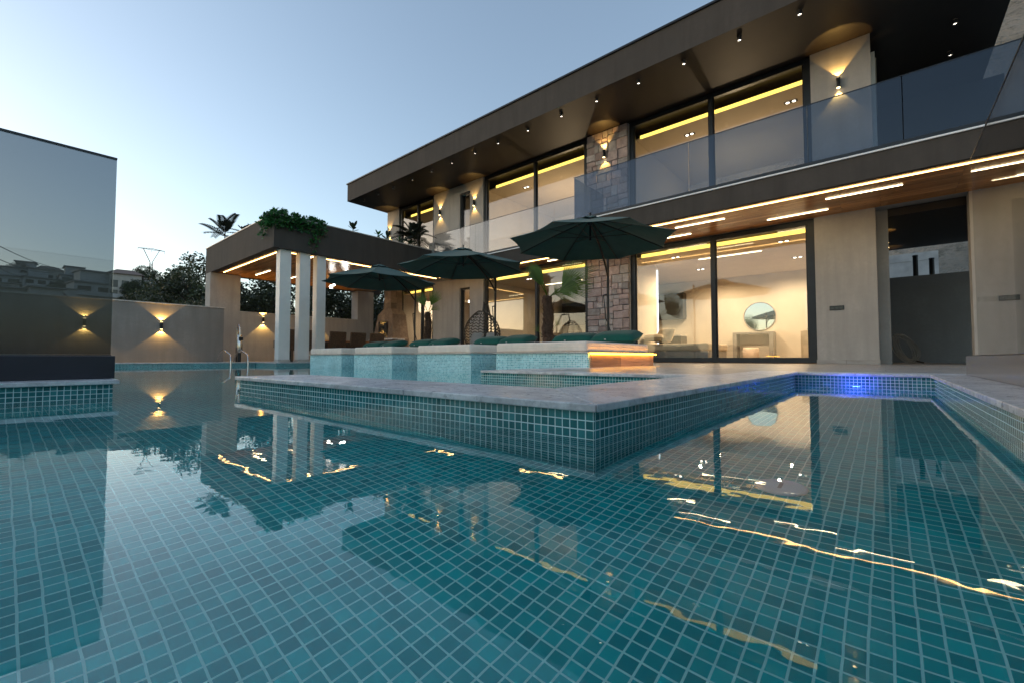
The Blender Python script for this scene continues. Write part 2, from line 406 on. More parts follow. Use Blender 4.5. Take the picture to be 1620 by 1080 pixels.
coping(.245, .60, -3.2, 4.445, 'y')                 # right edge
coping(-.575, 12, 4.445, 4.80, 'x')                 # far end of channel
coping(-3.05, -1.04, 3.09, 3.44, 'x')               # deck edge of inner pool
coping(-1.04, -.575, 3.09, 3.44, 'x')
coping(-.93, -.575, 3.44, 4.80, 'y')
coping(-3.05, -2.70, 3.44, 6.475, 'y')
coping(-12.075, -3.05, 6.475, 6.82, 'x')
coping(-12.42, -12.075, 4.675, 6.82, 'y')
coping(-13.475, -12.42, 4.675, 5.02, 'x')
coping(-13.82, -13.475, -12, 5.02, 'y')
tag(cp.build('pool_coping', M['marble'], bevel=.003), kind='structure')

# L-shaped divider wall
t = thing('pool_divider', 'low L shaped mosaic wall with grey marble coping crossing the pool in the foreground', 'pool wall', (-.6, 1.04, 0))
b = MB(); b.prism([(-3.25, 1.04), (-.6, 1.04), (-.6, 3.115), (-1.0, 3.115), (-1.0, 1.44), (-3.25, 1.44)], -.34, CT-.022)
b.build('mosaic_wall', M['mos'], t)
b = MB()
def cope_piece(poly): b.prism(poly, CT-.022, CT)
g2 = .002
cope_piece([(-3.285, 1.017), (-2.27-g2, 1.017), (-2.27-g2, 1.46), (-3.285, 1.46)])
cope_piece([(-2.27+g2, 1.017), (-1.42-g2, 1.017), (-1.42-g2, 1.46), (-2.27+g2, 1.46)])
cope_piece([(-1.42+g2, 1.017), (-.577-.002, 1.017), (-1.022-.002, 1.46), (-1.42+g2, 1.46)])
cope_piece([(-.577, 1.019), (-.577, 2.05-g2), (-1.02, 2.05-g2), (-1.02, 1.462)])
cope_piece([(-.577, 2.05+g2), (-.577, 3.09-g2), (-1.02, 3.09-g2), (-1.02, 2.05+g2)])
b.build('coping', M['marble'], t, bevel=.0035)
# rounded mosaic nose of the deck corner in the inner pool
b = MB(); pts = [(-3.02+.001, 3.115)]
for k in range(9):
    a = R(270-k*11.25*1.0); pts.append((-3.02+.10*math.cos(a)*1.0, 3.215+.10*math.sin(a)))
b.prism([(-3.02, 3.113)]+[(-3.02-.10*math.sin(R(k*11.25)), 3.213-.10*math.cos(R(k*11.25))) for k in range(1, 9)]+[(-3.02, 3.213)], -.34, CT-.023)
tag(b.build('deck_nose', M['mos']), kind='structure')

# drain and pool lamp
t = thing('pool_drain', 'white round plastic drain plate lying on the pool floor', 'drain', (-.197, 1.215, -.329))
b = MB(); b.lathe((-.197, 1.215, -.329), [(.055, 0), (.055, .005), (.050, .009), (.02, .011), (.001, .011)], 32); b.build('plate', M['plastic'], t)
b = MB(); b.box(-.201, -.193, 1.195, 1.235, -.3178, -.3168); b.build('slot', M['greylac'], t)
t = thing('pool_lamp', 'round blue underwater lamp set in the far end wall of the channel', 'pool light', (-.18, 4.47, -.06))
b = MB(); b.tube([(-.18, 4.469, -.06), (-.18, 4.458, -.06)], .045, 24); b.build('lens', M['blue'], t)
b = MB(); b.tube([(-.18+.05*math.cos(a*.2618), 4.462, -.06+.05*math.sin(a*.2618)) for a in range(24)], .006, 8, closed=True); b.build('rim', M['chrome'], t)
lamp('lamp_glow', 'POINT', (-.18, 4.36, -.06), .7, (.03, .08, 1), t, shadow_soft_size=.03)

# ------------------------------------------------------------------ glass screens by the pool
t = thing('pool_pier', 'mosaic pier with white marble slab carrying the smoked glass screen at left', 'pool wall', (-3.5, .44, 0))
b = MB(); b.box(-4.2, -3.275, -8, .415, -.34, CT-.022); b.build('mosaic_wall', M['mos'], t)
b = MB()
for k in range(8): b.box(-4.25, -3.25, .441-1.05*(k+1)+.0012, .441-1.05*k-.0012, CT-.022, CT)
b.build('coping', M['marble'], t, bevel=.003)
t = thing('glass_screen', 'tall smoked glass screen on a dark navy plinth at left, wall lamp seen through it', 'glass screen', (-3.55, .4, CT))
b = MB(); b.box(-3.72, -3.49, -8, .449, CT+.001, .232); b.build('plinth', M['navy'], t, bevel=.003)
b = MB(); b.box(-3.608, -3.592, -8, .44, .24, 1.44); b.build('pane', M['panel'], t)
b = MB(); b.box(-3.612, -3.588, -8, .441, 1.442, 1.452); b.box(-3.63, -3.57, -8, .44, .2335, .2385); b.build('rail', M['black'], t)
t = thing('glass_screen', 'smoked glass screen on a grey plinth at the right edge of the deck', 'glass screen', (.5, 4.3, CT))
b = MB(); b.box(.43, .62, -6, 4.42, CT+.001, .233); b.build('plinth', M['greyplinth'], t, bevel=.003)
b = MB(); b.box(.443, .457, -6, 3.98, .24, 1.47); b.build('pane', M['panelr'], t)
b = MB(); b.box(.441, .459, -6, 3.981, 1.472, 1.481); b.box(.432, .468, -6, 4.0, .2342, .2385); b.build('rail', M['black'], t)

# ------------------------------------------------------------------ daybeds
def pillow_mesh(b, c, sx, sy, sz, tilt=0, rz=0, n=12):
    m = Matrix.Rotation(rz, 3, 'Z') @ Matrix.Rotation(tilt, 3, 'X'); vs = []
    for side in (1, -1):
        for i in range(n+1):
            for j in range(n+1):
                u, v = i/n*2-1, j/n*2-1
                h = ((1-u**4)*(1-v**4))**.55; k = 1-.10*(u*u*v*v)+.0
                e = 1-.06*(1-abs(u)**2)*abs(v)**6; e2 = 1-.06*(1-abs(v)**2)*abs(u)**6
                vs.append(Vector(c)+m @ Vector((u*sx/2*k*e2, v*sy/2*k*e, side*sz/2*h)))
    N = (n+1)**2; fs = []
    for s_ in range(2):
        for i in range(n):
            for j in range(n):
                q = [s_*N+i*(n+1)+j, s_*N+(i+1)*(n+1)+j, s_*N+(i+1)*(n+1)+j+1, s_*N+i*(n+1)+j+1]
                fs.append(tuple(q if s_ == 0 else q[::-1]))
    b.mesh(vs, fs, 0, (1, 1, 1), True)
BEDS = [(-10.36, -8.90), (-8.38, -7.03), (-6.27, -4.92), (-4.387, -2.83)]
BLAB = ['farthest left cream daybed on a pale mosaic base in the pool', 'cream daybed second from left on a mosaic base in the pool',
        'cream daybed beside the egg chair on a mosaic base in the pool', 'cream daybed with orange lit wooden side nearest the glass doors']
for i, (x0, x1) in enumerate(BEDS):
    last = i == 3; y0, y1 = 4.78, 6.76
    t = thing('daybed', BLAB[i], 'daybed', ((x0+x1)/2, y0, 0), 'daybeds along the pool edge')
    b = MB(); b.box(x0, x1, y0, y1, -.34, .282); b.build('mosaic_base', M['bedmos'], t)
    b = MB(); b.box(x0-.035, x1+.02, y0-.03, y1+.02, .283, .297); b.build('top_slab', M['edge'], t, bevel=.003)
    b = MB(); b.box(x0+.0, x1-.02, y0+.0, y1-.1, .298, .43)
    for r_ in (.012,): pass
    o = b.build('cushion', M['cushion'], t, bevel=.028, seg=4)
    b = MB(); zz = .365
    b.tube([(x0+.02, y0+.001, zz), (x1-.04, y0+.001, zz)], .004, 6); b.tube([(x1-.02, y0+.02, zz), (x1-.02, y1-.12, zz)], .004, 6)
    b.build('piping', M['cushion'], t)
    if last:
        b = MB(); b.box(x1+.001, x1+.018, y0+.04, y1, CT, .262); b.build('side_board', M['bedwood'], t)
        b = MB(); b.box(x1+.022, x1+.044, y0+.01, y1+.06, .264, .281); b.build('led_strip', M['orange'], t)
    for k in (0, 1):
        w = (x1-x0)*.52; cx = x0+(x1-x0)*(.26+.47*k)
        p = thing('pillow', '%s of the two bottle green pillows on the %s' % (['left', 'right'][k], ['daybed farthest left', 'second daybed from left', 'daybed beside the egg chair', 'daybed with the orange lit side'][i]), 'pillow', (cx, y1-.42, .43), 'green daybed pillows')
        b = MB(); pillow_mesh(b, (cx, y1-.42+.02*k, .535), w, .50, .19, R(10+5*k), R(4-9*k+3*i)); b.build('cover', M['green'], p)
        b = MB(); b.obox((cx-.05, y1-.692+.02*k, .503), (.03, .004, .02), Matrix.Rotation(R(10), 3, 'X')); b.build('tag', M['greyfab'], p)

# ------------------------------------------------------------------ umbrellas
def umbrella(cx, cy_, mx, my, rot, label, zr=2.30, za=2.74, Rr=1.5):
    t = thing('cantilever_umbrella', label, 'umbrella', (mx, my, CT), 'green umbrellas behind the daybeds')
    N = 8; rings = 7; sub = 6; b = MB()
    def pt(k, f):            # k fractional rib index, f 0..1 radius
        k0 = math.floor(k); fr = k-k0
        a0, a1 = rot+k0*2*math.pi/N, rot+(k0+1)*2*math.pi/N
        p = Vector((math.cos(a0), math.sin(a0)))*(1-fr)+Vector((math.cos(a1), math.sin(a1)))*fr
        bow = 4*fr*(1-fr)
        r_ = Rr*f*(1-.055*bow*f**3)
        z = za-(za-zr)*(f**1.12)-.035*bow*math.sin(math.pi*min(1, f*.85))
        return (cx+p.x*r_, cy_+p.y*r_, z)
    vs = []; K = N*sub
    for i in range(rings+1):
        f = .04+.96*i/rings
        for k in range(K): vs.append(pt(k/sub, f))
    fs = [(i*K+k, i*K+(k+1) % K, (i+1)*K+(k+1) % K, (i+1)*K+k) for i in range(rings) for k in range(K)]
    b.mesh(vs, fs, 0, (1, 1, 1), False)
    can = b.build('canopy', M['canopy'], t, solid=.004)
    b = MB(); vs = []
    for i in range(4):
        f = .03+.13*i/3
        for k in range(K):
            p = pt(k/sub, f); vs.append((p[0], p[1], p[2]+.055-.006*i))
    b.mesh(vs, [(i*K+k, i*K+(k+1) % K, (i+1)*K+(k+1) % K, (i+1)*K+k) for i in range(3) for k in range(K)])
    b.build('vent_flap', M['canopy'], t, solid=.004)
    b = MB(); b.lathe((cx, cy_, za-.12), [(.03, 0), (.045, .02), (.045, .10), (.02, .12), (.015, .21), (.03, .23), (.001, .24)], 14); b.build('hub', M['black'], t)
    for k in range(N):
        b = MB(); p0, p1, p2 = pt(k, .05), pt(k, .52), pt(k, .985)
        b.tube([(p0[0], p0[1], p0[2]-.02), (p1[0], p1[1], p1[2]-.014), (p2[0], p2[1], p2[2]-.012)], .009, 6)
        b.tube([(cx, cy_, za-.34), (p1[0], p1[1], p1[2]-.02)], .006, 6); b.build('rib', M['black'], t)
    b = MB(); b.tube([(cx, cy_, za-.12), (cx, cy_, za-.40)], .018, 8); b.build('runner', M['black'], t)
    dx, dy = cx-mx, cy_-my; top = 2.46
    b = MB(); b.tube([(mx, my, CT+.05), (mx+dx*.02, my+dy*.02, 1.3), (mx, my, top)], .027, 12); b.build('mast', M['black'], t)
    b = MB(); b.tube([(mx, my, 1.93), (mx+dx*.18, my+dy*.18, 2.16), (mx+dx*.5, my+dy*.5, 2.42), (mx+dx*.82, my+dy*.82, 2.60), (cx, cy_, za+.0-.10)], .021, 10); b.build('arm', M['black'], t)
    b = MB(); b.tube([(mx-.10, my-.02, 1.55), (mx-.06, my, 1.05), (mx+.16, my+.05, .45)], .011, 8); b.tube([(mx-.10, my-.02, 1.55), (mx, my, 1.57)], .014, 8); b.build('crank', M['black'], t)
    b = MB(); b.box(mx-.42, mx+.42, my-.035, my+.035, CT+.002, CT+.05); b.box(mx-.035, mx+.035, my-.42, my-.036, CT+.002, CT+.05); b.box(mx-.035, mx+.035, my+.036, my+.42, CT+.002, CT+.05); b.build('base', M['black'], t)
    return t
umbrella(-4.04, 6.93, -4.47, 8.4, R(8), 'dark green cantilever umbrella in front of the ground floor stone pillar')
umbrella(-7.48, 7.0, -7.73, 8.4, R(14), 'teal topped umbrella between two others, beside the egg chair')
umbrella(-10.4, 6.65, -10.87, 8.2, R(5), 'farthest left green umbrella, partly under the pavilion edge', zr=2.25, za=2.69)

# ------------------------------------------------------------------ villa
V = thing('villa', 'two storey modern villa with dark flat roof, stone pillar and lit glass fronts', 'house', (-7.5, 11.04, 0))
Yf = 11.04; T = .3
b = MB(); w = M['wall']
def wl(x0, x1, z0, z1): b = MB(); b.box(x0, x1, Yf, Yf+T, z0, z1); b.build('facade_wall', M['wall'], V)
for x0, x1 in ((-16.7, -15.83), (-13.50, -11.985), (-11.44, -10.765), (-1.075, -.085)):
    wl(x0, x1, D, 3.155); wl(x0, x1, 3.557, 6.655)
wl(-11.984, -11.441, 2.79, 3.155); wl(-11.984, -11.441, 6.33, 6.655)
wl(1.19, 1.685, D, 3.155)
for x0, x1 in ((-1.085, -.075), (1.18, 1.695)): b = MB(); b.box(x0, x1, Yf-.012, Yf+.2, D+.001, D+.085); b.build('skirting', M['deck'], V)
# side and rear walls, floors and ceilings
b = MB()
b.box(-16.7, -16.4, Yf+T, 17, D, 3.155); b.box(-16.7, -16.4, Yf+T, 17, 3.557, 6.655)
b.box(-16.7, -.1, 17, 17.2, D, 6.655)
b.build('outer_wall', M['wall'], V)
b = MB(); b.box(-.084, .10, Yf+T, 11.9, D, 3.15); b.prism([(-.08, 11.9), (.04, 11.9), (.10, 17.2), (-.08, 17.2)], D, 3.15); b.build('passage_wall', M['gwall'], V)
b = MB(); b.box(-.08, 4, Yf+.301, 15.0, 3.0, 3.149); b.build('passage_ceiling', M['soffit'], V)
b = MB(); b.box(1.64, 1.685, Yf+.301, 15, D, 2.999); b.build('passage_pier', M['gwall'], V)
b = MB(); b.box(1.686, 6, Yf, Yf+T, 2.9, 3.15); b.build('side_lintel', M['wall'], V)
b = MB(); b.box(-16.4, -.085, Yf+T, 17, D+.0005, D+.012); b.build('room_floor', M['woodfloor'], V)
b = MB(); b.box(-16.4, -.085, Yf+.62, 17, 3.02, 3.05); b.build('ground_ceiling', M['ceil'], V)
b = MB(); b.box(-16.4, .0, Yf+.62, 17, 6.42, 6.45); b.build('upper_ceiling', M['inwarm'], V)
b = MB(); b.prism([(-16.7, Yf), (4, Yf), (4, 15.0), (-.08, 15.0), (-.08, 17.2), (-16.7, 17.2)], 3.158, 3.529); b.build('floor_slab', M['gwall'], V)
# interior walls
b = MB(); b.box(-16.39, -.11, 16.6, 16.7, D+.02, 3.02); b.box(-16.39, -.02, 16.0, 16.1, 3.557, 6.42)
b.box(-.2, -.11, Yf+T, 16.6, D+.02, 3.02); b.box(-.12, -.02, Yf+T, 16, 3.557, 6.42)
b.build('room_wall', M['inwall'], V)
b = MB(); b.box(-5.45, -5.3, Yf+T, 13.1, D+.02, 3.02); b.build('partition', M['inwall'], V); b = MB(); b.box(-11.3, -11.15, Yf+T, 16.6, D+.02, 3.02); b.build('partition', M['inwall'], V)
b = MB(); b.box(-8.0, -5.46, 13.7, 13.8, 3.557, 6.42); b.build('upper_partition', M['inwarm'], V); b = MB(); b.box(-11.3, -11.15, Yf+T, 16, 3.557, 6.42); b.build('upper_partition', M['inwarm'], V); b = MB(); b.box(-5.45, -5.3, Yf+T, 16, 3.557, 6.42); b.build('upper_partition', M['inwarm'], V)
# cove faces inside windows, their LED light put in as glow; downlight pairs
for x0, x1 in ((-15.8, -13.55), (-10.7, -6.55), (-5.15, -1.12)):
    for z in (3.01, 6.41): b = MB(); b.box(x0, x1, Yf+.60, Yf+.618, z, z+.09); b.build('lit_cove_face', M['cove'], V)
b = MB(); b.box(-5.29, -5.26, 13.05, 13.09, .5, 2.9); b.build('door_edge_glow', M['strip'], V)  # glowing strip stands for a lit door edge, its brightness put in as emission
for z, ys, xs in ((3.018, (12.2, 14.4), (-4.4, -1.8, -7.2, -9.6)), (6.418, (12.3,), (-1.6, -4.0, -6.9, -9.8))):
    for x in xs:
        for y in ys:
            b = MB(); b.box(x-.14, x+.14, y-.06, y+.06, z-.006, z); o = b.build('ceiling_spot', M['black'], V)
            for s_ in (-1, 1): b = MB(); b.lathe((x+.065*s_, y, z-.012), [(.001, 0), (.038, 0), (.038, .005)], 10); b.build('lens', M['bulb'], o)
WARM = (1, .72, .44); SPOTK = 5.2
for x, y, z, e in ((-4.2, 13.4, 2.98, 11), (-2.2, 13.4, 2.98, 11), (-4.2, 15.4, 2.98, 7), (-2.2, 15.4, 2.98, 7), (-9.6, 13, 2.98, 2.2), (-6.8, 14.2, 2.98, 2.2), (-14.8, 13.4, 2.98, 9), (-13, 13.4, 2.98, 9)):
    lamp('room_light', 'SPOT', (x, y, z), e*SPOTK, WARM, V, spot_size=R(165), spot_blend=.6, shadow_soft_size=.03)
for x, y, z, e in ((-3.2, 14.2, 4.6, 34), (-8.6, 13.4, 4.6, 36), (-14.6, 13.6, 4.6, 6)):  # unseen points added at mid-height to brighten the upper ceilings
    lamp('room_light', 'POINT', (x, y, z), e, WARM, V, shadow_soft_size=.06)
# roof
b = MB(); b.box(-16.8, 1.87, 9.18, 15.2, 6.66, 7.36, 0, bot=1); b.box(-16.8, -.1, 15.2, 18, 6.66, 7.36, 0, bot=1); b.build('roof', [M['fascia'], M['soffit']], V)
b = MB(); b.box(-16.84, 1.91, 9.14, 15.24, 7.361, 7.405); b.build('roof_trim', M['black'], V)
b = MB(); b.box(-.084, 2.2, 14.6, 14.8, 3.56, 6.655); b.build('terrace_wall', M['soffit'], V)
# balcony slabs
b = MB(); b.box(-5.9, 4, 9.1, 9.2, 3.12, 3.53); b.box(-5.9, -5.8, 9.2, Yf-.01, 3.12, 3.53); b.box(-12.5, -5.901, 10.15, 10.25, 3.12, 3.53); b.build('balcony_fascia', M['fascia'], V)
b = MB(); b.box(-5.93, 4, 9.07, Yf-.005, 3.531, 3.556); b.box(-12.5, -5.931, 10.12, Yf-.005, 3.531, 3.556); b.build('balcony_floor', M['trim'], V)
b = MB(); b.box(-5.799, 4, 9.201, Yf-.001, 3.15, 3.175); b.box(-12.5, -5.901, 10.251, Yf-.001, 3.15, 3.175); b.build('soffit', M['wood'], V)
b = MB(); b.box(-5.7, 3.9, 9.40, 9.422, 3.137, 3.149); b.box(-12.4, -5.95, 10.42, 10.442, 3.137, 3.149); b.build('soffit_led_line', M['warm'], V)
# stone pillar
def ashlar(b, x0, x1, z0, z1, y):
    def rec(a, c, d, e, k):
        w_, h_ = c-a, e-d
        if (w_ < .46 and h_ < .30 and (w_ < .3 or rnd.random() < .6)) or k > 7:
            v = rnd.uniform(.75, 1.25); pk = rnd.random()
            tint = (.58*v+.10*pk, .49*v+.03*pk, .46*v) if pk < .6 else (.56*v, .52*v, .49*v)
            o_ = rnd.uniform(.0, .04); g_ = .006
            b.box(a+g_, c-g_, y-.05-o_, y+.02, d+g_, e-g_, 0, col=tint); return
        if w_ > h_*1.25:
            m = a+w_*rnd.uniform(.36, .64); rec(a, m, d, e, k+1); rec(m, c, d, e, k+1)
        else:
            m = d+h_*rnd.uniform(.36, .64); rec(a, c, d, m, k+1); rec(a, c, m, e, k+1)
    z = z0
    while z < z1-.05:
        h = min(rnd.uniform(.45, .7), z1-z)
        if z1-(z+h) < .3: h = z1-z
        rec(x0, x1, z, z+h, 0); z += h
for za, zb in ((D, 3.15), (3.56, 6.65)): b = MB(); ashlar(b, -6.50, -5.225, za, zb, Yf); b.build('stone_pillar', M['stone'], V, bevel=.012, seg=2)
b = MB(); b.box(-6.495, -5.23, Yf+.021, Yf+T, D, 3.155); b.box(-6.495, -5.23, Yf+.021, Yf+T, 3.557, 6.655); b.build('pillar_core', M['conc'], V)
# windows
def window(x0, x1, z0, z1, mull, fw=.10, y=Yf+.06, kick=0):
    b = MB(); dy = .12
    b.box(x0, x0+fw, y, y+dy, z0, z1); b.box(x1-fw, x1, y, y+dy, z0, z1)
    b.box(x0+fw, x1-fw, y, y+dy, z1-fw*.9, z1); b.box(x0+fw, x1-fw, y, y+dy, z0, z0+fw*.9)
    xs = [x0+fw]+[v for m_ in mull for v in (m_-.045, m_+.045)]+[x1-fw]
    for m_ in mull: b.box(m_-.045, m_+.045, y-.01, y+dy, z0+fw*.9, z1-fw*.9)
    fr = b.build('window', M['frame'], V, bevel=.004)
    for i in range(0, len(xs), 2):
        p = MB(); p.box(xs[i]+.001, xs[i+1]-.001, y+.045, y+.057, z0+fw*.9+.001, z1-fw*.9-.001); p.build('pane', M['clear'], fr)
        for xa in (xs[i]+.001, xs[i+1]-.03): s_ = MB(); s_.box(xa, xa+.029, y+.03, y+.044, z0+fw*.9+.001, z1-fw*.9-.001); s_.build('sash', M['black'], fr)
    return fr
window(-5.22, -1.08, D+.015, 3.15, [-3.10], .13)
window(-10.76, -6.53, D+.015, 3.15, [-8.45], .11)
window(-15.82, -13.51, D+.015, 3.15, [-14.3], .12)
window(-11.98, -11.445, D+.015, 2.785, [], .07)
window(1.69, 4.5, D+.015, 2.89, [3.1], .12)
window(-5.22, -1.08, 3.56, 6.65, [-3.10], .12)
window(-10.76, -6.53, 3.56, 6.65, [-8.5], .12)
window(-15.82, -13.51, 3.56, 6.65, [-14.6], .12)
window(-11.98, -11.445, 3.56, 6.325, [], .07)
# balustrades
ba = MB(); ba.box(-5.80, 4, 9.125, 9.165, 3.557, 3.635); ba.box(-5.80, -5.76, 9.166, Yf-.4, 3.557, 3.635); ba = ba.build('front_balustrade', M['frame'], V)
px_ = [-5.77, -3.0, -.95, .30, 1.85, 4]
for a, c in zip(px_, px_[1:]):
    p = MB(); p.box(a+.006, c-.006, 9.135, 9.155, 3.636, 4.664); p.build('glass_panel', M['upglass'], ba)
p = MB(); p.box(-5.79, -5.77, 9.17, Yf-.42, 3.636, 4.664); p.build('glass_panel', M['upglass'], ba)
p = MB(); p.box(-5.79, 4, 9.133, 9.157, 4.665, 4.675); p.build('top_rail', M['black'], ba)
ba = MB(); ba.box(-12.45, -5.93, 10.18, 10.215, 3.557, 3.635); ba = ba.build('rear_balustrade', M['frame'], V)
px_ = [-12.42, -10.3, -8.35, -7.1, -5.95]
for a, c in zip(px_, px_[1:]):
    p = MB(); p.box(a+.005, c-.005, 10.185, 10.205, 3.636, 4.664); p.build('glass_panel', M['uplight'], ba)
p = MB(); p.box(-12.42, -5.95, 10.183, 10.207, 4.665, 4.673); p.build('top_rail', M['black'], ba)
b = MB(); b.box(-12.75, -12.46, 10.2, Yf-.001, 3.557, 4.42); b.build('balcony_end_wall', M['wall'], V)

# wall switches
for nm, x, lab in (('left', -.728, 'black triple socket plate on the beige pillar right of the glass doors'), ('r', 1.361, 'black socket plate on the pillar behind the right glass screen')):
    t = thing('socket_plate', lab, 'socket', (x, Yf, 1.225))
    b = MB(); b.box(x-.12, x+.12, Yf-.014, Yf-.001, 1.18, 1.27); b.build('plate', M['black'], t, bevel=.004)
    b = MB()
    for k in (-1, 0, 1): b.box(x+.075*k-.03, x+.075*k+.03, Yf-.018, Yf-.0145, 1.195, 1.255)
    b.build('cover', M['darkwin'], t)

# wall lamps (up and down)
LAMPC = (1, .56, .14)
def wall_lamp(x, y, z, nrm, label, e=3.2, size=78, k=1):
    n = Vector(nrm); t = thing('wall_lamp', label, 'wall lamp', (x, y, z), 'up and down wall lamps'); e *= 1.0
    c = Vector((x, y, z))+n*.055*k
    b = MB(); b.lathe((c.x, c.y, z-.10*k), [(r_*k, q_*k) for r_, q_ in ((.038, 0), (.040, .005), (.024, .10), (.040, .195), (.038, .20))], 16); b.build('body', M['black'], t)
    b = MB(); q = Vector((x, y, z))+n*.012; b.obox((q.x, q.y, z), (.024 if abs(n.x) else .06*k, .06*k if abs(n.x) else .024, .10*k)); b.build('bracket', M['black'], t)
    for s_ in (-1, 1):
        b = MB(); b.lathe((c.x, c.y, z+s_*.103*k), [(.001, -.002), (.030*k, -.002), (.030*k, .002), (.001, .002)], 14); b.build('lens', M['spot'], t)
        lamp('lamp_beam', 'SPOT', c+Vector((0, 0, s_*.115*k)), e, LAMPC, t, spot_size=R(size), spot_blend=.12, shadow_soft_size=.012, rot=(R(180) if s_ > 0 else 0, 0, 0))
    return t
wall_lamp(-16.5, Yf, 5.68, (0, -1, 0), 'lit wall lamp at the far left end of the upper floor, by roof plants', 7)
wall_lamp(-13.09, Yf, 5.86, (0, -1, 0), 'lit wall lamp left of the narrow upper window', 7)
wall_lamp(-11.2, Yf, 5.80, (0, -1, 0), 'lit wall lamp between the narrow upper window and the wide one', 6)
wall_lamp(-5.9, Yf-.085, 5.95, (0, -1, 0), 'lit wall lamp on the upper stone pillar', 9)
wall_lamp(-.60, Yf, 5.83, (0, -1, 0), 'lit wall lamp on the upper beige pillar at right', 8)
wall_lamp(-15.95, 3.02, 1.14, (1, 0, 0), 'lit wall lamp on the beige boundary wall, in plain view', 8, 100)
wall_lamp(-15.95, 1.42, 1.14, (1, 0, 0), 'lit wall lamp on the boundary wall seen through the smoked glass', 8, 100)
wall_lamp(-18.06, 6.50, 1.66, (1, 0, 0), 'lit wall lamp under the pavilion, left of the white columns', 8, 95)
wall_lamp(-18.06, 8.72, 1.62, (1, 0, 0), 'lit wall lamp under the pavilion, right of the white columns', 8, 95)
wall_lamp(.075, 12.6, 2.68, (1, 0, 0), 'lit lamp high on the passage wall, nearer one', 3, 60, .5)
wall_lamp(.08, 14.6, 2.42, (1, 0, 0), 'lit lamp on the passage wall, farther one', 3, 60, .5)

# surface downlights under the roof
DL = [-16.03, -14.98, -13.97, -12.81, -11.72, -10.68, -9.61, -8.63, -7.50, -6.37, -5.32, -4.22, -3.18, -2.08, -1.06]
proto = None
def downlight(x, y, label):
    global proto
    if proto is None:
        t = thing('downlight', label, 'downlight', (x, y, 6.66), 'downlights under the roof')
        b = MB(); n = 16
        prof = [(.045, 0), (.045, -.085), (.036, -.085), (.036, -.055)]
        vs = [(x+r*math.cos(2*math.pi*k/n), y+r*math.sin(2*math.pi*k/n), 6.659+z) for r, z in prof for k in range(n)]
        b.mesh(vs, [(i*n+k, (i+1)*n+k, (i+1)*n+(k+1) % n, i*n+(k+1) % n) for i in range(3) for k in range(n)], 0, (1, 1, 1), True)
        b.build('housing', M['black'], t)
        b = MB(); b.lathe((x, y, 6.659-.058), [(.001, 0), (.0355, 0), (.0355, .004), (.001, .004)], 14); b.build('lens', M['bulb'], t)
        proto = t
    else: copy_tree(proto, (x, y, 6.66), label=label)
for i, x in enumerate(DL): downlight(x, 9.48, '%s black downlight from the left under the long roof edge' % ORD[i])
downlight(1.165, 11.68, 'downlight over the dark terrace at right, nearer to the roof edge')
downlight(1.19, 12.85, 'downlight over the dark terrace at right, farther back')

# linear ceiling lights
proto2 = None
def linear(x, y, z, L, label, grp):
    t = thing('linear_light', label, 'ceiling light', (x, y, z), grp)
    b = MB(); b.box(x-L/2, x+L/2, y-.022, y+.022, z-.006, z-.0005); b.build('frame', M['white'], t)
    b = MB(); b.box(x-L/2+.01, x+L/2-.01, y-.018, y+.018, z-.012, z-.0065); b.build('diffuser', M['led'], t)
G = 'light bars in the balcony soffit'
linear(-3.03, 9.85, 3.15, 1.05, 'light bar in the front row of the soffit, leftmost, by the umbrella', G)
linear(-.24, 9.85, 3.15, 1.08, 'light bar in the front row of the soffit, above the beige pillar', G)
linear(1.62, 9.85, 3.15, .9, 'light bar in the front row of the soffit, at the right pillar', G)
linear(-3.95, 10.55, 3.15, 1.05, 'light bar close to the house, half hidden by the umbrella', G)
linear(-1.32, 10.55, 3.15, 1.07, 'light bar close to the house, above the right glass door', G)
linear(1.95, 10.58, 3.15, 1.1, 'light bar close to the house, over the far right window', G)
linear(-9.9, 10.75, 3.15, .7, 'short light bar under the set back balcony, left', G)
linear(-7.4, 10.75, 3.15, .7, 'short light bar under the set back balcony, near the stone pillar', G)

# ------------------------------------------------------------------ pavilion
P = thing('pavilion', 'flat roofed brown pavilion with wood ceiling joined to the villa at left', 'pavilion', (-15.3, 4.76, 0))
X0, X1, Y0, Y1, ZS, ZT = -18.62, -12.58, 4.76, 11.03, 3.23, 4.13
b = MB(); b.box(X0, X1, Y0, Y0+.2, ZS, ZT); b.box(X1-.2, X1, Y0+.2, Y1, ZS, ZT); b.box(X0, X0+.2, Y0+.2, Y1+.8, ZS, ZT); b.build('fascia', M['fascia'], P)
b = MB(); b.box(X0-.02, X1+.02, Y0-.02, Y0+.22, ZT+.001, ZT+.03); b.box(X1-.22, X1+.02, Y0+.22, Y1, ZT+.001, ZT+.03); b.box(X0-.02, X0+.22, Y0+.22, Y1+.8, ZT+.001, ZT+.03); b.build('cap', M['edge'], P)
b = MB(); b.box(X0+.2, X1-.2, Y0+.2, Y1, ZS+.02, ZS+.05); b.build('ceiling', M['wood'], P)
b = MB(); b.box(X0+.2, X1-.2, Y0+.2, Y1, ZS+.3, ZS+.5); b.build('roof_bed', M['ground'], P)
b = MB(); b.box(X0+.75, X1-.48, Y0+.34, Y0+.362, ZS+.008, ZS+.0195); b.box(X1-.50, X1-.478, Y0+.363, Y1-.2, ZS+.008, ZS+.0195); b.build('led_line', M['warm'], P)
b = MB(); b.box(X0, -18.08, 4.765, 5.72, D, ZS-.001); b.box(X0, -18.08, 5.721, 10.45, D, 1.90); b.box(X0, -18.08, 10.451, 11.25, D, ZS-.001); b.build('side_wall', M['wall'], P)
b = MB(); b.box(X0-.02, -18.06, 5.722, 10.449, 1.901, 1.925); b.build('sill', M['edge'], P)
WC = [(4.98, .30), (5.52, .30), (6.02, .27)]
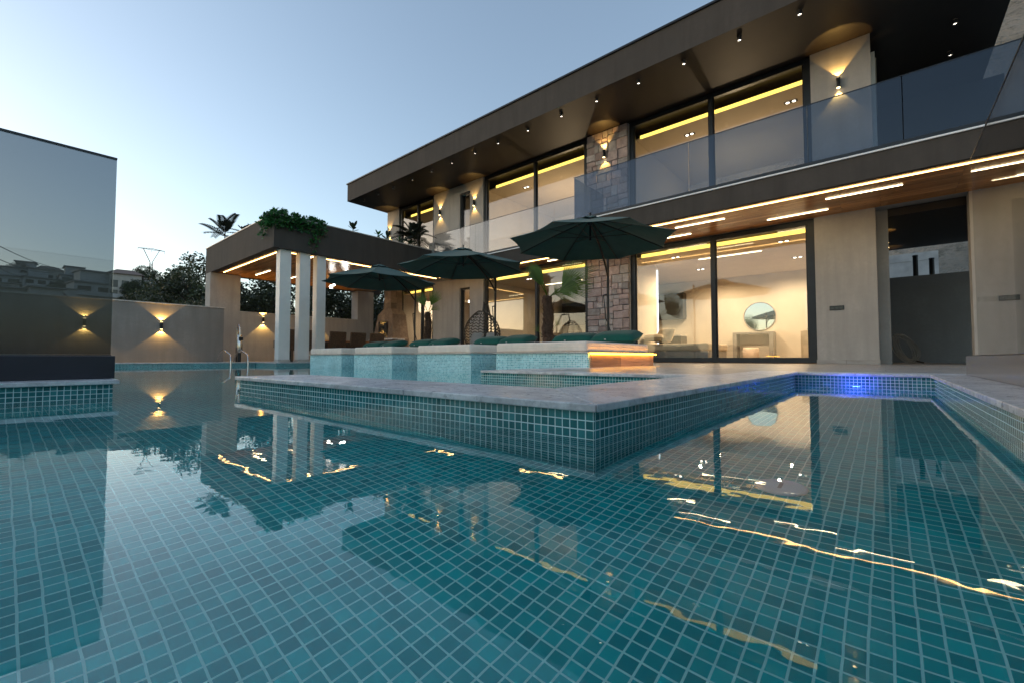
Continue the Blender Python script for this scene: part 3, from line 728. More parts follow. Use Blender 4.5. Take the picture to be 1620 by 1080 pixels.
for i, (y, dp) in enumerate(WC):
    t = thing('column', '%s of the three slim white columns under the pavilion edge' % ['leftmost', 'middle', 'rightmost'][i], 'column', (-12.82, y, D), 'white columns of the pavilion')
    b = MB(); b.box(-12.96, -12.70, y, y+dp, D+.08, ZS+.019); b.build('shaft', M['white'], t, bevel=.004)
    b = MB(); b.box(-12.97, -12.69, y-.01, y+dp+.01, D+.001, D+.079); b.build('foot', M['edge'], t)
G = 'light bars in the pavilion ceiling'
linear(-16.9, 6.05, ZS+.02, 1.3, 'light bar in the pavilion ceiling, left of the columns', G)
linear(-13.5, 6.05, ZS+.02, 1.1, 'light bar in the pavilion ceiling, seen between the right columns', G)
linear(-17.2, 7.15, ZS+.02, 1.2, 'light bar in the pavilion ceiling, seen between the left columns', G)
linear(-15.0, 8.9, ZS+.02, 1.2, 'light bar in the pavilion ceiling, behind the globe lamp', G)

t = thing('globe_pendant', 'pendant lamp with bright glass globes under the pavilion ceiling', 'pendant lamp', (-15.3, 8.0, ZS+.02))
b = MB(); b.lathe((-15.3, 8.0, ZS-.01), [(.07, 0), (.07, .029)], 16); b.tube([(-15.3, 8, ZS-.01), (-15.3, 8, 2.98)], .01, 6)
GL = [(-15.75, 8.0, 2.86), (-15.62, 8.05, 2.93), (-14.85, 8.0, 2.85), (-14.62, 8.0, 2.86), (-15.3, 8.35, 2.9)]
for q in GL: b.tube([(-15.3, 8, 2.99), (q[0], q[1], q[2]+.06)], .007, 6)
b.build('frame', M['black'], t)
for i, q in enumerate(GL):
    b = MB(); b.ball(q, .06 if i % 2 == 0 else .04, 14); b.build('globe', M['globe'], t)

# dining set under the pavilion
t = thing('dining_table', 'dining table under the pavilion behind the white columns', 'table', (-15.6, 8.0, D))
b = MB(); b.box(-16.05, -15.15, 6.5, 9.6, .80, .84); b.build('tabletop', M['wood'], t, bevel=.004)
for x, y in ((-15.95, 6.65), (-15.25, 6.65), (-15.95, 9.45), (-15.25, 9.45)):
    b = MB(); b.box(x-.035, x+.035, y-.035, y+.035, D, .799); b.build('leg', M['black'], t)
def wicker_chair(x, y, rz, label):
    t = thing('wicker_chair', label, 'chair', (x, y, D), 'wicker chairs under the pavilion'); t.rotation_euler.z = 0
    m = Matrix.Rotation(rz, 3, 'Z'); o0 = Vector((x, y, D))
    def bx(b, c, s, rx=0): b.obox(o0+m @ Vector(c), s, m @ Matrix.Rotation(rx, 3, 'X'))
    b = MB(); bx(b, (0, 0, .40), (.58, .56, .08)); b.build('seat', M['wicker'], t, bevel=.02)
    b = MB(); bx(b, (0, .27, .72), (.60, .09, .62), R(-9)); b.build('backrest', M['wicker'], t, bevel=.03)
    b = MB(); bx(b, (0, -.02, .465), (.52, .48, .06)); b.build('cushion', M['greyfab'], t, bevel=.02)
    for sx in (-1, 1):
        b = MB(); bx(b, (.31*sx, .02, .56), (.06, .50, .24)); b.build('armrest', M['wicker'], t, bevel=.02)
        for sy in (-1, 1):
            b = MB(); bx(b, (.25*sx, .22*sy, .18), (.045, .045, .36)); b.build('leg', M['wicker'], t)
    return t
for i, y in enumerate((6.05, 6.85, 7.62, 8.39, 9.16)):
    wicker_chair(-14.75, y, R(-90), '%s of the row of brown wicker chairs along the table under the pavilion' % ['leftmost', 'second from left', 'middle', 'second from right', 'rightmost'][i])

# stone fireplace
t = thing('stone_barbecue', 'stone barbecue hearth with tapering chimney beside the house corner', 'barbecue', (-15.4, 10.6, D))
b = MB(); S = [(-.75, .75, 0), (-.75, .75, .9), (-.72, .72, .95), (-.52, .52, 1.9), (-.26, .26, 2.15), (-.22, .22, 3.1)]
def ring(s_): return [(-15.75+s_[0], 10.25+.0+.30*(1-abs(s_[1])/.75), D+s_[2]), (-15.75+s_[1], 10.25+.30*(1-abs(s_[1])/.75), D+s_[2]), (-15.75+s_[1], 11.0, D+s_[2]), (-15.75+s_[0], 11.0, D+s_[2])]
for a, c in zip(S, S[1:]):
    ra, rc = ring(a), ring(c); n_ = max(1, round((c[2]-a[2])/.24))
    for k in range(n_):
        f0, f1 = k/n_, (k+1)/n_
        for e in range(4):
            p = [Vector(ra[e]).lerp(Vector(rc[e]), f0), Vector(ra[(e+1) % 4]).lerp(Vector(rc[(e+1) % 4]), f0), Vector(ra[(e+1) % 4]).lerp(Vector(rc[(e+1) % 4]), f1), Vector(ra[e]).lerp(Vector(rc[e]), f1)]
            m_ = max(1, round((p[1]-p[0]).length/.3)); off_ = rnd.uniform(-.08, .08)
            cuts = [0]+sorted(min(.95, max(.05, (q+1)/m_+off_+rnd.uniform(-.06, .06))) for q in range(m_-1))+[1]
            for q0, q1 in zip(cuts, cuts[1:]):
                v = rnd.uniform(.7, 1.3); b.face([p[0].lerp(p[1], q0), p[0].lerp(p[1], q1), p[3].lerp(p[2], q1), p[3].lerp(p[2], q0)], 0, (.30*v, .23*v, .17*v))
b.face(ring(S[-1]), 0, (.3, .25, .2)); b.build('masonry', M['stone'], t)
b = MB(); b.box(-16.05, -15.45, 10.232, 10.246, D+1.0, D+1.62); b.build('fire_opening', M['darkwin'], t)
b = MB(); b.box(-16.6, -14.85, 10.12, 10.7, D+.84, D+.90); b.build('worktop', M['marble'], t)

# ------------------------------------------------------------------ boundary and rear walls
t = thing('boundary_wall', 'long beige plastered boundary wall along the left side of the pool', 'wall', (-16.1, 0, D))
b = MB(); b.box(-16.2, -15.95, -14, 4.6, D-.1, 1.77); b.build('wall', M['bwall'], t)
b = MB(); b.box(-16.22, -15.92, -14, 4.63, 1.771, 1.80); b.build('cap', M['edge'], t)
t = thing('rear_wall', 'grey rendered garden wall behind the open passage', 'wall', (.8, 17, D))
b = MB(); b.box(-.08, 8, 16.0, 16.2, D, 2.42); b.build('wall', M['gwall'], t)
t = thing('retaining_wall', 'pale board marked concrete wall beyond the passage', 'wall', (.5, 21, 0))
b = MB()
for k in range(9): b.box(-3, 1.55, 22+.012*(k % 2), 22.6, .3*k+1.4, .3*k+1.697)
b.build('wall', M['conc'], t)
for i, (x, h) in enumerate(((.68, 2.98), (1.0, 2.86))):
    t = thing('vent_pipe', ['taller black vent pipe on the grey garden wall', 'shorter black vent pipe on the grey garden wall'][i], 'pipe', (x, 16.1, 2.42), 'vent pipes')
    b = MB(); b.tube([(x, 16.1, 2.421), (x, 16.1, h)], .055, 12); b.build('pipe', M['black'], t)
    b = MB(); b.lathe((x, 16.1, h), [(.06, -.03), (.06, .01), (.001, .012)], 12); b.build('cap', M['black'], t)
# garden hose coil
t = thing('garden_hose', 'coiled grey hose leaning on the passage wall', 'hose', (.22, 13.4, D))
b = MB(); pts = []
for k in range(260):
    a = k*.26; w_ = 1+.22*math.sin(k*.043); rz_ = .30+.04*math.sin(k*.11)
    pts.append((.36+.05*math.sin(k*.031)+.16*w_*math.cos(a)-.10*math.sin(a), 14.0+.03*math.sin(k*.37)-.12*math.sin(a)*-1, D+.345+rz_*math.sin(a)))
b.tube(pts, .010, 6); b.build('coil', M['hose'], t)
b = MB(); b.tube([(.55, 13.8, D+.05), (.66, 13.7, D+.018)], .016, 8); b.build('nozzle', M['black'], t)

# shower and ladder by the left pool corner
t = thing('outdoor_shower', 'polished steel outdoor shower loop with tank by the left pool corner', 'shower', (-15.1, 4.75, D))
b = MB(); x, y = -14.98, 4.72
b.tube([(x-.16, y, .52), (x-.13, y, .95)]+[(x-.02-.12*math.cos(R(a)), y, 1.0+.22*math.sin(R(a))) for a in range(10, 180, 14)]+[(x+.11, y, .93), (x+.11, y, .80)], .020, 10); b.build('pipe', M['chrome'], t)
b = MB(); b.lathe((x+.0, y+.03, .36), [(.001, 0), (.075, .01), (.08, .03), (.08, .52), (.06, .55), (.001, .555)], 18); b.build('tank', M['chrome'], t)
b = MB(); b.box(x+.05, x+.17, y-.02, y+.07, .74, .84); b.build('valve', M['black'], t, bevel=.01)
b = MB(); b.tube([(x-.16, y, .53), (x-.16, y, D)], .024, 10); b.lathe((x, y+.03, D), [(.05, 0), (.05, .27)], 12); b.build('stand', M['black'], t)
t = thing('pool_ladder', 'pair of curved steel grab rails of the pool ladder at the left coping', 'pool ladder', (-14.1, 4.3, D))
for dy in (0, .42):
    b = MB(); b.tube([(-14.55+.62*(k/16), 4.05+dy, CT+.34*math.sin(math.pi*(k/16)*.62+.0)**.75) for k in range(17)]+[(-13.72+.28, 4.05+dy, .30), (-13.41, 4.05+dy, .12), (-13.40, 4.05+dy, -.3)], .02, 10)
    b.build('grab_rail', M['chrome'], t)
b = MB(); b.box(-13.42, -13.36, 4.05, 4.47, -.12, -.09); b.build('tread', M['chrome'], t)

# ------------------------------------------------------------------ egg chair
def egg_chair(x, y, rz, label):
    t = thing('egg_chair', label, 'chair', (x, y, D)); m = Matrix.Rotation(rz, 3, 'Z')
    def pt(u, v):  # u 0..1 height, v -1..1 around the back
        prof = math.sin(math.pi*min(1, .08+u*.90))**.62
        a = v*R(112); hw, dp = .52*prof, .45*prof
        return Vector((x, y, D+.22))+m @ Vector((hw*math.sin(a), dp*math.cos(a)-.05, u*1.22))
    b = MB()
    for s_ in (-1, 1): b.tube([pt(k/20, s_) for k in range(21)], .018, 8)
    b.tube([pt(0, k/10-1) for k in range(21)], .016, 8); b.tube([pt(1, k/10-1) for k in range(21)], .016, 8)
    b.build('rim', M['rope'], t)
    b = MB()
    for i in range(1, 15):
        u = i/15; b.tube([pt(min(.99, max(.01, u+.018*(1 if k % 2 else -1))), k/12-1) for k in range(25)], .014, 5)
    for v in (-.8, -.55, -.3, 0, .3, .55, .8): b.tube([pt(k/14, v) for k in range(15)], .008, 5)
    b.build('rope_shell', M['rope'], t)
    b = MB(); c = Vector((x, y, D+.42)); pillow_mesh(b, c+m @ Vector((0, -.05, 0)), .82, .70, .22); b.build('seat_cushion', M['greyfab'], t)
    for s_ in (-1, 1):
        b = MB(); pillow_mesh(b, c+m @ Vector((.24*s_, .12, .24)), .42, .42, .18, R(62), rz+R(8*s_)); b.build('back_cushion', M['greyfab'], t)
    b = MB(); b.tube([Vector((x, y, D+.03))+m @ Vector((.48*math.cos(k*math.pi/12), .48*math.sin(k*math.pi/12), 0)) for k in range(24)], .02, 8, closed=True)
    b.tube([Vector((x, y, D+.03))+m @ Vector(q) for q in ((0, .48, 0), (0, .60, .6), (0, .58, 1.2), (0, .36, 1.62), (0, .06, 1.66), (0, .0, 1.42))], .022, 8); b.build('stand', M['rope'], t)
egg_chair(-8.68, 8.9, R(20), 'egg shaped rope chair with grey cushions behind the daybeds')

# ------------------------------------------------------------------ palms and plants
def fan_leaf(b, base, tip, nrm, n=26, spread=150, curl=.25, wid=.018, base_w=.5):
    base, tip = Vector(base), Vector(tip); d = (tip-base); L = d.length; d.normalize()
    nr = Vector(nrm); nr = (nr-d*nr.dot(d)).normalized(); sd = d.cross(nr)
    for i in range(n):
        a = R(spread)*(i/(n-1)-.5); l = L*(1-.28*abs(i/(n-1)-.5)*2)*rnd.uniform(.93, 1.03)
        dv = d*math.cos(a)+sd*math.sin(a); lat = nr.cross(dv).normalized(); fold = nr*(.02 if i % 2 else -.02)
        v = rnd.uniform(.75, 1.25); cc = (v, v, v*.9)
        w0, w1 = L*.010, L*.0135
        p0 = base; p1 = base+dv*l*.36+fold*L*.5; p2 = base+dv*l*.8+nr*(-curl*.25*L)*.4; p3 = base+dv*l-nr*curl*L*.5
        b.face([p0-lat*w0*.3, p0+lat*w0*.3, p1+lat*w1, p1-lat*w1], 0, cc)
        b.face([p1-lat*w1, p1+lat*w1, p2+lat*w1*.6, p2-lat*w1*.6], 0, cc)
        b.face([p2-lat*w1*.6, p2+lat*w1*.6, p3], 0, cc)
def fan_palm(x, y, h, leaves, label, tr=.10, shoots=0, z0=D):
    t = thing('fan_palm', label, 'palm', (x, y, z0), 'potted fan palms on the terrace')
    b = MB(); b.lathe((x, y, z0), [(.16, 0), (.22, .28), (.22, .32), (.19, .32), (.18, .28)], 20); b.build('pot', M['pot'], t)
    b = MB(); k = 12
    b.tube([(x+.02*math.sin(i), y+.01*math.cos(i*2), z0+.26+(h-.26)*i/k) for i in range(k+1)], [tr*(1.15-.25*i/k+.1*(i % 2)) for i in range(k+1)], 10)
    for i in range(130):
        a, zz = rnd.uniform(0, 6.28), z0+.35+(h-.4)*rnd.random(); r_ = tr*.95; u = Vector((math.cos(a), math.sin(a), 0)); s_ = Vector((-math.sin(a), math.cos(a), 0))
        p = Vector((x, y, zz))+u*r_; l = rnd.uniform(.06, .13)
        b.face([p-s_*.022, p+s_*.022, p+u*l*.6+Vector((0, 0, l))], 0)
    b.build('trunk', M['trunk'], t)
    b = MB()
    for (dx, dy, dz, L, sp, n) in leaves:
        dv = Vector((dx, dy, dz)).normalized(); c0 = Vector((x, y, z0+h)); c1 = c0+dv*L*.45
        b.tube([c0-Vector((0, 0, .05)), c0+dv*L*.2, c1], .010, 6, col=(.8, .8, .5))
        nn = Vector((.55, -.75, .35)); fan_leaf(b, c1-dv*.03, c1+dv*L, nn, n, sp)
    for k in range(shoots):
        a = k*2.1; q = Vector((x+.14*math.cos(a), y+.14*math.sin(a), z0+.34+.14*k)); dv = Vector((math.cos(a), math.sin(a)*.5-.3, .9)).normalized()
        b.tube([q, q+dv*.12], .005, 5); fan_leaf(b, q+dv*.12, q+dv*.34, (.5, -.7, .4), 9, 90)
    b.build('fronds', M['palm'], t); return t
fan_palm(-5.76, 8.0, 1.50, [(-.42, -.3, .9, .66, 40, 24), (-.25, -.3, .95, .6, 30, 18), (.80, .30, .50, .88, 112, 34), (.9, .1, .25, .7, 80, 26), (.35, .9, .3, .5, 120, 20)], 'tall fan palm with spread fronds in front of the stone pillar', .115, 4)
fan_palm(-10.76, 8.6, 1.52, [(-.40, -.2, .85, .55, 62, 22), (.42, .1, .86, .58, 70, 22), (.0, .8, .5, .4, 90, 14)], 'slim fan palm beside the farthest left umbrella pole', .10, 0)

def leaf_cloud(b, c, r, n, size, shade=(.6, 1.4), flat=0, seedr=None):
    for _ in range(n):
        while True:
            p = Vector((rnd.uniform(-1, 1), rnd.uniform(-1, 1), rnd.uniform(-1, 1)))
            if .25 < p.length < 1: break
        p = Vector((p.x*r[0], p.y*r[1], p.z*r[2]))+Vector(c)
        d = Vector((rnd.gauss(0, 1), rnd.gauss(0, 1), rnd.gauss(0, .7))).normalized(); s_ = d.orthogonal().normalized()
        s_ = Matrix.Rotation(rnd.uniform(0, 6.28), 3, d) @ s_; L = size*rnd.uniform(.6, 1.4); v = rnd.uniform(*shade)
        b.face([p, p+d*L*.5+s_*L*.28, p+d*L, p+d*L*.5-s_*L*.28], 0, (v, v*rnd.uniform(.92, 1.08), v*rnd.uniform(.8, 1.05)))
# trailing ivy on the pavilion corner
t = thing('trailing_ivy', 'green ivy trailing over the corner of the pavilion roof', 'plant', (-12.6, 4.8, ZT))
b = MB()
def ivy_strand(p, n_, L, outd):
    for k in range(n_):
        q = Vector(p)+Vector(outd)*(.05+.05*rnd.random())+Vector((rnd.gauss(0, .05), rnd.gauss(0, .05), -L*k/n_+rnd.gauss(0, .02)))
        leaf_cloud(b, q, (.045, .045, .045), 5, .085, (.5, 1.6))
for i in range(16):
    f = i/15; ivy_strand((-13.15+f*.56, Y0-.01, ZT+.02), 7, rnd.uniform(.18, .45) if i not in (1, 2, 3) else .62, (0, -1, 0))
for i in range(24):
    f = i/23; ivy_strand((X1+.01, Y0+f*1.35, ZT+.02), 8, rnd.uniform(.2, .45) if i not in (17, 18, 19, 20) else rnd.uniform(.65, .9), (1, 0, 0))
for i in range(34):
    f = rnd.random(); q = (-13.15+f*.6, Y0+.05+rnd.random()*.1, ZT+.07) if i < 10 else (X1-.06-rnd.random()*.1, Y0+f*1.4, ZT+.08)
    leaf_cloud(b, q, (.10, .10, .11), 26, .10, (.5, 1.6))
b.build('foliage', M['ivy'], t)
b = MB()
for y in (5.0, 5.5, 6.0): b.tube([(X1-.15, y, ZT+.03), (X1+.03, y+.05, ZT+.05), (X1+.045, y+.06, ZT-.3)], .008, 5)
b.build('stem', M['bark'], t)
# feathery plants on the pavilion roof
def frond_plant(x, y, z, h, nf, label, name='roof_plant', seed=1, lean=(0, 0), rx=.55):
    r2 = random.Random(seed)
    t = thing(name, label, 'plant', (x, y, z))
    b = MB(); b.tube([(x, y, z), (x+lean[0]*.4, y+lean[1]*.4, z+h*.35), (x+lean[0], y+lean[1], z+h*.55)], [.025, .02, .014], 7); b.build('stem', M['bark'], t)
    b = MB()
    for k in range(nf):
        a = 6.283*k/nf+r2.uniform(-.4, .4); el = r2.uniform(-.1, 1.25); L = h*rx*r2.uniform(.75, 1.15)
        o0 = Vector((x+lean[0]*.9, y+lean[1]*.9, z+h*r2.uniform(.40, .58))); d0 = Vector((math.cos(a)*math.cos(el), math.sin(a)*math.cos(el), math.sin(el)))
        pr = o0
        for s_ in range(1, 15):
            f = s_/14; q = o0+d0*L*f-Vector((0, 0, L*.30*f*f)); dd = (q-pr).normalized(); sd = dd.cross(Vector((0, 0, 1))).normalized()
            for sg in (-1, 1):
                l = L*.36*(1-f*.55)*(.35+min(1, f*3)*.65); v = r2.uniform(.6, 1.3); e = dd*.55+sd*sg*.85-Vector((0, 0, .18)); e.normalize()
                w_ = dd*L*.030; b.face([q-w_*.6, q+e*l*.5-w_, q+e*l, q+e*l*.5+w_, q+w_*.6], 0, (v, v, v))
            b.face([pr-sd*.004, pr+sd*.004, q+sd*.003, q-sd*.003], 0, (.7, .6, .5)); pr = q
    b.build('fronds', M['dry'], t)
frond_plant(-18.05, 5.15, ZS+.5, 2.05, 13, 'feathery dark palm like plant at the left corner of the pavilion roof', 'roof_palm', 3, (-.05, .05), .46)
frond_plant(-12.85, 9.65, ZS+.5, 1.75, 34, 'bushy dark green shrub on the pavilion roof before the upper window', 'roof_palm', 9, (-.05, 0), .46)
def roof_succulent(x, y, z, s_, label, seed):
    r2 = random.Random(seed); t = thing('roof_succulent', label, 'plant', (x, y, z), 'small plants along the pavilion roof')
    b = MB(); b.tube([(x, y, z-.3), (x, y, z+s_*.8)], .014, 6); b.build('stem', M['bark'], t)
    b = MB()
    for k in range(9):
        a = k*2.4; el = r2.uniform(.1, 1.1); dv = Vector((math.cos(a)*math.cos(el), math.sin(a)*math.cos(el), math.sin(el))); sd = dv.cross(Vector((0, 0, 1))).normalized()
        L = s_*r2.uniform(.5, .9); o0 = Vector((x, y, z+s_*r2.uniform(.15, .75))); v = r2.uniform(.7, 1.4)
        pr = [o0+dv*L*f+sd*w_*L for f, w_ in ((0, .03), (.35, .16), (.7, .20), (.9, .12), (1, 0))]; pl = [o0+dv*L*f-sd*w_*L for f, w_ in ((.9, .12), (.7, .20), (.35, .16), (0, .03))]
        b.face(pr+pl, 0, (v*.9, v*1.1, v*.7))
    b.build('leaves', M['ivy'] if seed % 2 else M['dry'], t)
for i, (x, y, s_, lab) in enumerate(((-15.6, 4.98, .42, 'small upright succulent on the pavilion roof left of the ivy'), (-14.9, 4.98, .30, 'low succulent on the pavilion roof right behind the front edge'),
        (-12.8, 7.2, .48, 'broad leaved plant on the pavilion roof halfway to the house'), (-12.8, 8.1, .34, 'low spiky plant on the roof edge left of the house corner'), (-12.82, 8.45, .40, 'plant on the roof edge by the far left upper wall lamp'),
        (-12.82, 8.95, .35, 'small plant on the roof edge under the left upper window'), (-12.8, 9.35, .5, 'bright broad leaved plant beside the dark roof shrub'), (-12.62, 10.35, .42, 'small plant at the end of the roof edge by the balcony glass'))):
    roof_succulent(x, y, ZT+.01, s_*.72, lab, i+2)

# ------------------------------------------------------------------ trees behind the walls
def tree_proto(name, h, rx, nclump, nleaf, size, seed, label, sparse=False):
    global rnd
    rnd = random.Random(seed); t = thing(name, label, 'tree', (0, 0, 0))
    b = MB(); b.tube([(0, 0, 0), (.1, .05, h*.3), (.05, -.1, h*.6)], [.16, .12, .06], 8)
    tips = []
    for k in range(9):
        a = k*2.4; z0 = h*(.28+.04*k); q = Vector((math.cos(a)*rx*.75, math.sin(a)*rx*.75, h*(.5+.05*k)))
        b.tube([(.08, 0, z0), (q.x*.5, q.y*.5, z0*.5+q.z*.5), q], [.06, .04, .015], 6)
    b.build('trunk', M['bark'], t)
    b = MB()
    for k in range(nclump):
        a, u = rnd.uniform(0, 6.283), rnd.random(); zz = rnd.uniform(.16, 1.0); rr = rx*(math.sin(math.pi*min(1, .12+zz*.80))**.7)*math.sqrt(rnd.uniform(.15, 1))
        v = rnd.uniform(.55, 1.35); top = zz > .86
        leaf_cloud(b, (math.cos(a)*rr, math.sin(a)*rr, h*zz), (rx*.20, rx*.20, h*.065) if not top else (rx*.13, rx*.13, h*.05), nleaf if not top else nleaf//3, size, (.55*v, 1.35*v))
    b.build('crown', M['leaf'], t); return t
tA = tree_proto('leafy_tree', 6.6, 2.5, 190, 95, .15, 11, 'x'); tB = tree_proto('leafy_tree', 5.2, 2.6, 210, 100, .15, 23, 'x')
TR = [(-24.5, 6.0, .84, 'A', 'tall open crowned tree rising left of the pavilion'), (-26, 8.6, .80, 'B', 'dark tree close against the left edge of the pavilion'), (-22.5, 7.4, .82, 'B', 'dense tree filling the left part of the pavilion opening'),
      (-22.2, 9.8, .9, 'A', 'dense tree in the middle of the pavilion opening'), (-22.6, 12.2, .95, 'B', 'dense tree in the right part of the pavilion opening'), (-23, 14.6, .95, 'A', 'tree seen above the white house beside the barbecue'),
      (-29, 5.6, .62, 'B', 'lower bushy tree just right of the smoked glass screen'), (-27, 5.0, .66, 'A', 'thin topped tree behind the boundary wall, nearest to the white hillside house'), (-31, 6.6, .8, 'A', 'second row tree behind the tall open crowned one'), (-21, 5.2, .6, 'B', 'low bush tree behind the end of the boundary wall'), (-33.5, 12.5, .9, 'B', 'far tree behind the pavilion roof plants')]
used = {'A': 0, 'B': 0}
for i, (x, y, s_, k, lab) in enumerate(TR):
    src = tA if k == 'A' else tB
    if not used[k]:
        o = src; o.location = (x, y, -.9); o.scale = (s_, s_, s_*1.05); o['label'] = lab; o['group'] = 'trees behind the walls'; used[k] = 1
    else: o = copy_tree(src, (x, y, -.9), i*1.3, (s_, s_, s_*1.05), lab, 'trees behind the walls')

# ------------------------------------------------------------------ hills with houses
from mathutils import noise as mn
def hill_h(x, y):
    d = -x; f = max(0, min(1, (d-42)/95)); k = max(0, min(1, (62-y)/55))
    return -1.1+16.5*(f**1.1)*(.35+.65*k)*(1 if d < 150 else max(.3, 1-(d-150)/200))+1.6*mn.noise((x*.03, y*.03, 0))*min(1, max(0, f*6))+5.5*math.exp(-((x+82)/26)**2-((y-14)/6.5)**2)
b = MB(); NX, NY = 56, 64; vs = []
for i in range(NX):
    for j in range(NY):
        x = -36-i*4.6; y = -80+j*3.6; vs.append((x, y, hill_h(x, y)-(.35 if i == 0 else 0)))
b.mesh(vs, [(i*NY+j, i*NY+j+1, (i+1)*NY+j+1, (i+1)*NY+j) for i in range(NX-1) for j in range(NY-1)], 0, (1, 1, 1), True)
tag(b.build('hill', M['hill']), kind='structure')
b = MB(); NX, NY = 46, 40; vs = []
for i in range(NX):
    for j in range(NY):
        x = -14+i*2.2; y = 22.7+j*2.2; e = max(0, min(1, (x+6)/9)); dd = y-22.7
        vs.append((x, y, 1.2+e*(1.05*dd*(1 if dd < 45 else 45/dd)+(1.7*mn.noise((x*.22, y*.22, 3))+.6*mn.noise((x*.8, y*.8, 5)))*min(1, dd/4))))
b.mesh(vs, [(i*NY+j, (i+1)*NY+j, (i+1)*NY+j+1, i*NY+j+1) for i in range(NX-1) for j in range(NY-1)], 0, (1, 1, 1), True)
tag(b.build('rocky_slope', M['rock']), kind='structure')
def house_proto(kind, label):
    t = thing('hillside_house', label, 'house', (0, 0, 0), 'houses on the far hillside')
    wm = [M['housew'], M['houseg'], M['housec'], M['housew']][kind]; W_, D_, H_ = [(7, 6, 5.2), (8.5, 6, 3.6), (6, 6, 6.2), (10, 7, 5.4)][kind]
    b = MB(); b.box(-D_/2, D_/2, -W_/2, W_/2, -3, H_)
    if kind in (0, 3): b.box(-D_/2+1.2, D_/2-.4, -W_/2+1.0, W_/2-2.2, H_+.25, H_+2.6)
    b.build('wall', wm, t)
    b = MB()
    if kind == 2:
        b.mesh([(-D_/2-.5, -W_/2-.5, H_), (D_/2+.5, -W_/2-.5, H_), (D_/2+.5, W_/2+.5, H_), (-D_/2-.5, W_/2+.5, H_), (0, -W_/4, H_+1.5), (0, W_/4, H_+1.5)], [(0, 1, 4), (1, 2, 5, 4), (2, 3, 5), (3, 0, 4, 5), (3, 2, 1, 0)])
    else:
        b.box(-D_/2-.3, D_/2+.6, -W_/2-.3, W_/2+.3, H_+.001, H_+.24)
        if kind in (0, 3): b.box(-D_/2+.8, D_/2+.3, -W_/2+.6, W_/2-1.8, H_+2.601, H_+2.8)
    b.build('roof', M['tile'] if kind == 2 else M['houseg'], t)
    for zz in ((.5, 2.9) if H_ > 5 else (.8,)):
        for k in range(3):
            y = -W_/2+W_*(k+.5)/3; b = MB(); b.box(D_/2-.01, D_/2+.03, y-W_*.11, y+W_*.11, zz, zz+1.7); b.build('window', M['darkwin'], t)
    if kind in (0, 3):
        b = MB(); b.box(D_/2+.031, D_/2+1.3, -W_/2+.2, W_/2-.2, 2.45, 2.62)
        for y in (-W_/2+.3, 0, W_/2-.3): b.box(D_/2+1.1, D_/2+1.29, y-.1, y+.1, -2, 2.449)
        b.box(D_/2+1.22, D_/2+1.3, -W_/2+.2, W_/2-.2, 2.621, 3.4); b.build('balcony', M['housew'], t)
    return t
hp = [house_proto(k, 'x') for k in range(4)]; first = [True]*4
KN = ['white stepped house', 'low grey house', 'cream clay roofed house', 'wide white house with balcony']
ROWS = []
for dist, rn, ya, yb, n_ in ((60, 'lowest row', -5, 8.5, 6), (74, 'second row up', -7, 14, 9), (88, 'third row up', -8, 17.5, 11), (104, 'fourth row up', -7, 21, 12), (122, 'ridge row', -3, 24, 11)):
    ROWS.append((dist, rn, [(ya+(yb-ya)*(q+rnd.uniform(.2, .8))/n_, rnd.choice((0, 1, 1, 2, 3)), rnd.uniform(.62, .95)*(.85+.002*dist)) for q in range(n_)]))
for dist, rn, hs_ in ROWS:
    for i, (y, k, s_) in enumerate(hs_):
        x = -dist+rnd.uniform(-2, 2); lab = '%s, %s from left in the %s of hillside houses' % (KN[k], ORD[i], rn); z = hill_h(x, y)+.2; rz = rnd.uniform(-.35, .25)
        if first[k]: o = hp[k]; o.location = (x, y, z); o.rotation_euler.z = rz; s_ *= .62; o.scale = (s_,)*3; o['label'] = lab; first[k] = False
        else: copy_tree(hp[k], (x, y, z), rz, s_*.62, lab)
t = thing('garden_house', 'pale flat roofed neighbouring house seen between the pavilion and the barbecue', 'house', (-39, 25.5, -1))
b = MB(); b.box(-43, -36, 23, 29, -1.2, 4.4); b.build('wall', M['housew'], t)
b = MB(); b.box(-43.4, -35.6, 22.6, 29.4, 4.401, 5.5); b.build('roof', M['trim'], t)
b = MB(); b.box(-40.6, -38.2, 22.96, 22.995, 1, 3.2); b.build('window', M['darkwin'], t)
for i, (x, y, s_) in enumerate(((-58, 4.2, .5), (-70, 10.8, .62), (-88, .5, .7), (-92, 6.0, .8), (-66, 1.2, .5), (-104, 9, .8), (-118, 1.8, .8), (-84, 13.8, .7), (-74, 16.5, .8), (-60, 12.6, .6), (-116, 13.2, .75), (-52, 5.2, .45))):
    copy_tree(tB if i % 2 else tA, (x, y, hill_h(x, y)-.4), i*.9, s_, '%s dark tree from the foot up among the houses on the far hillside' % ORD[i], 'trees on the far hillside')
frond_plant(-104, 2.0, hill_h(-104, 2.0)+.5, 4.5, 14, 'lone palm tree on the hill crest at far left', 'crest_palm', 5, (0, 0), .5)
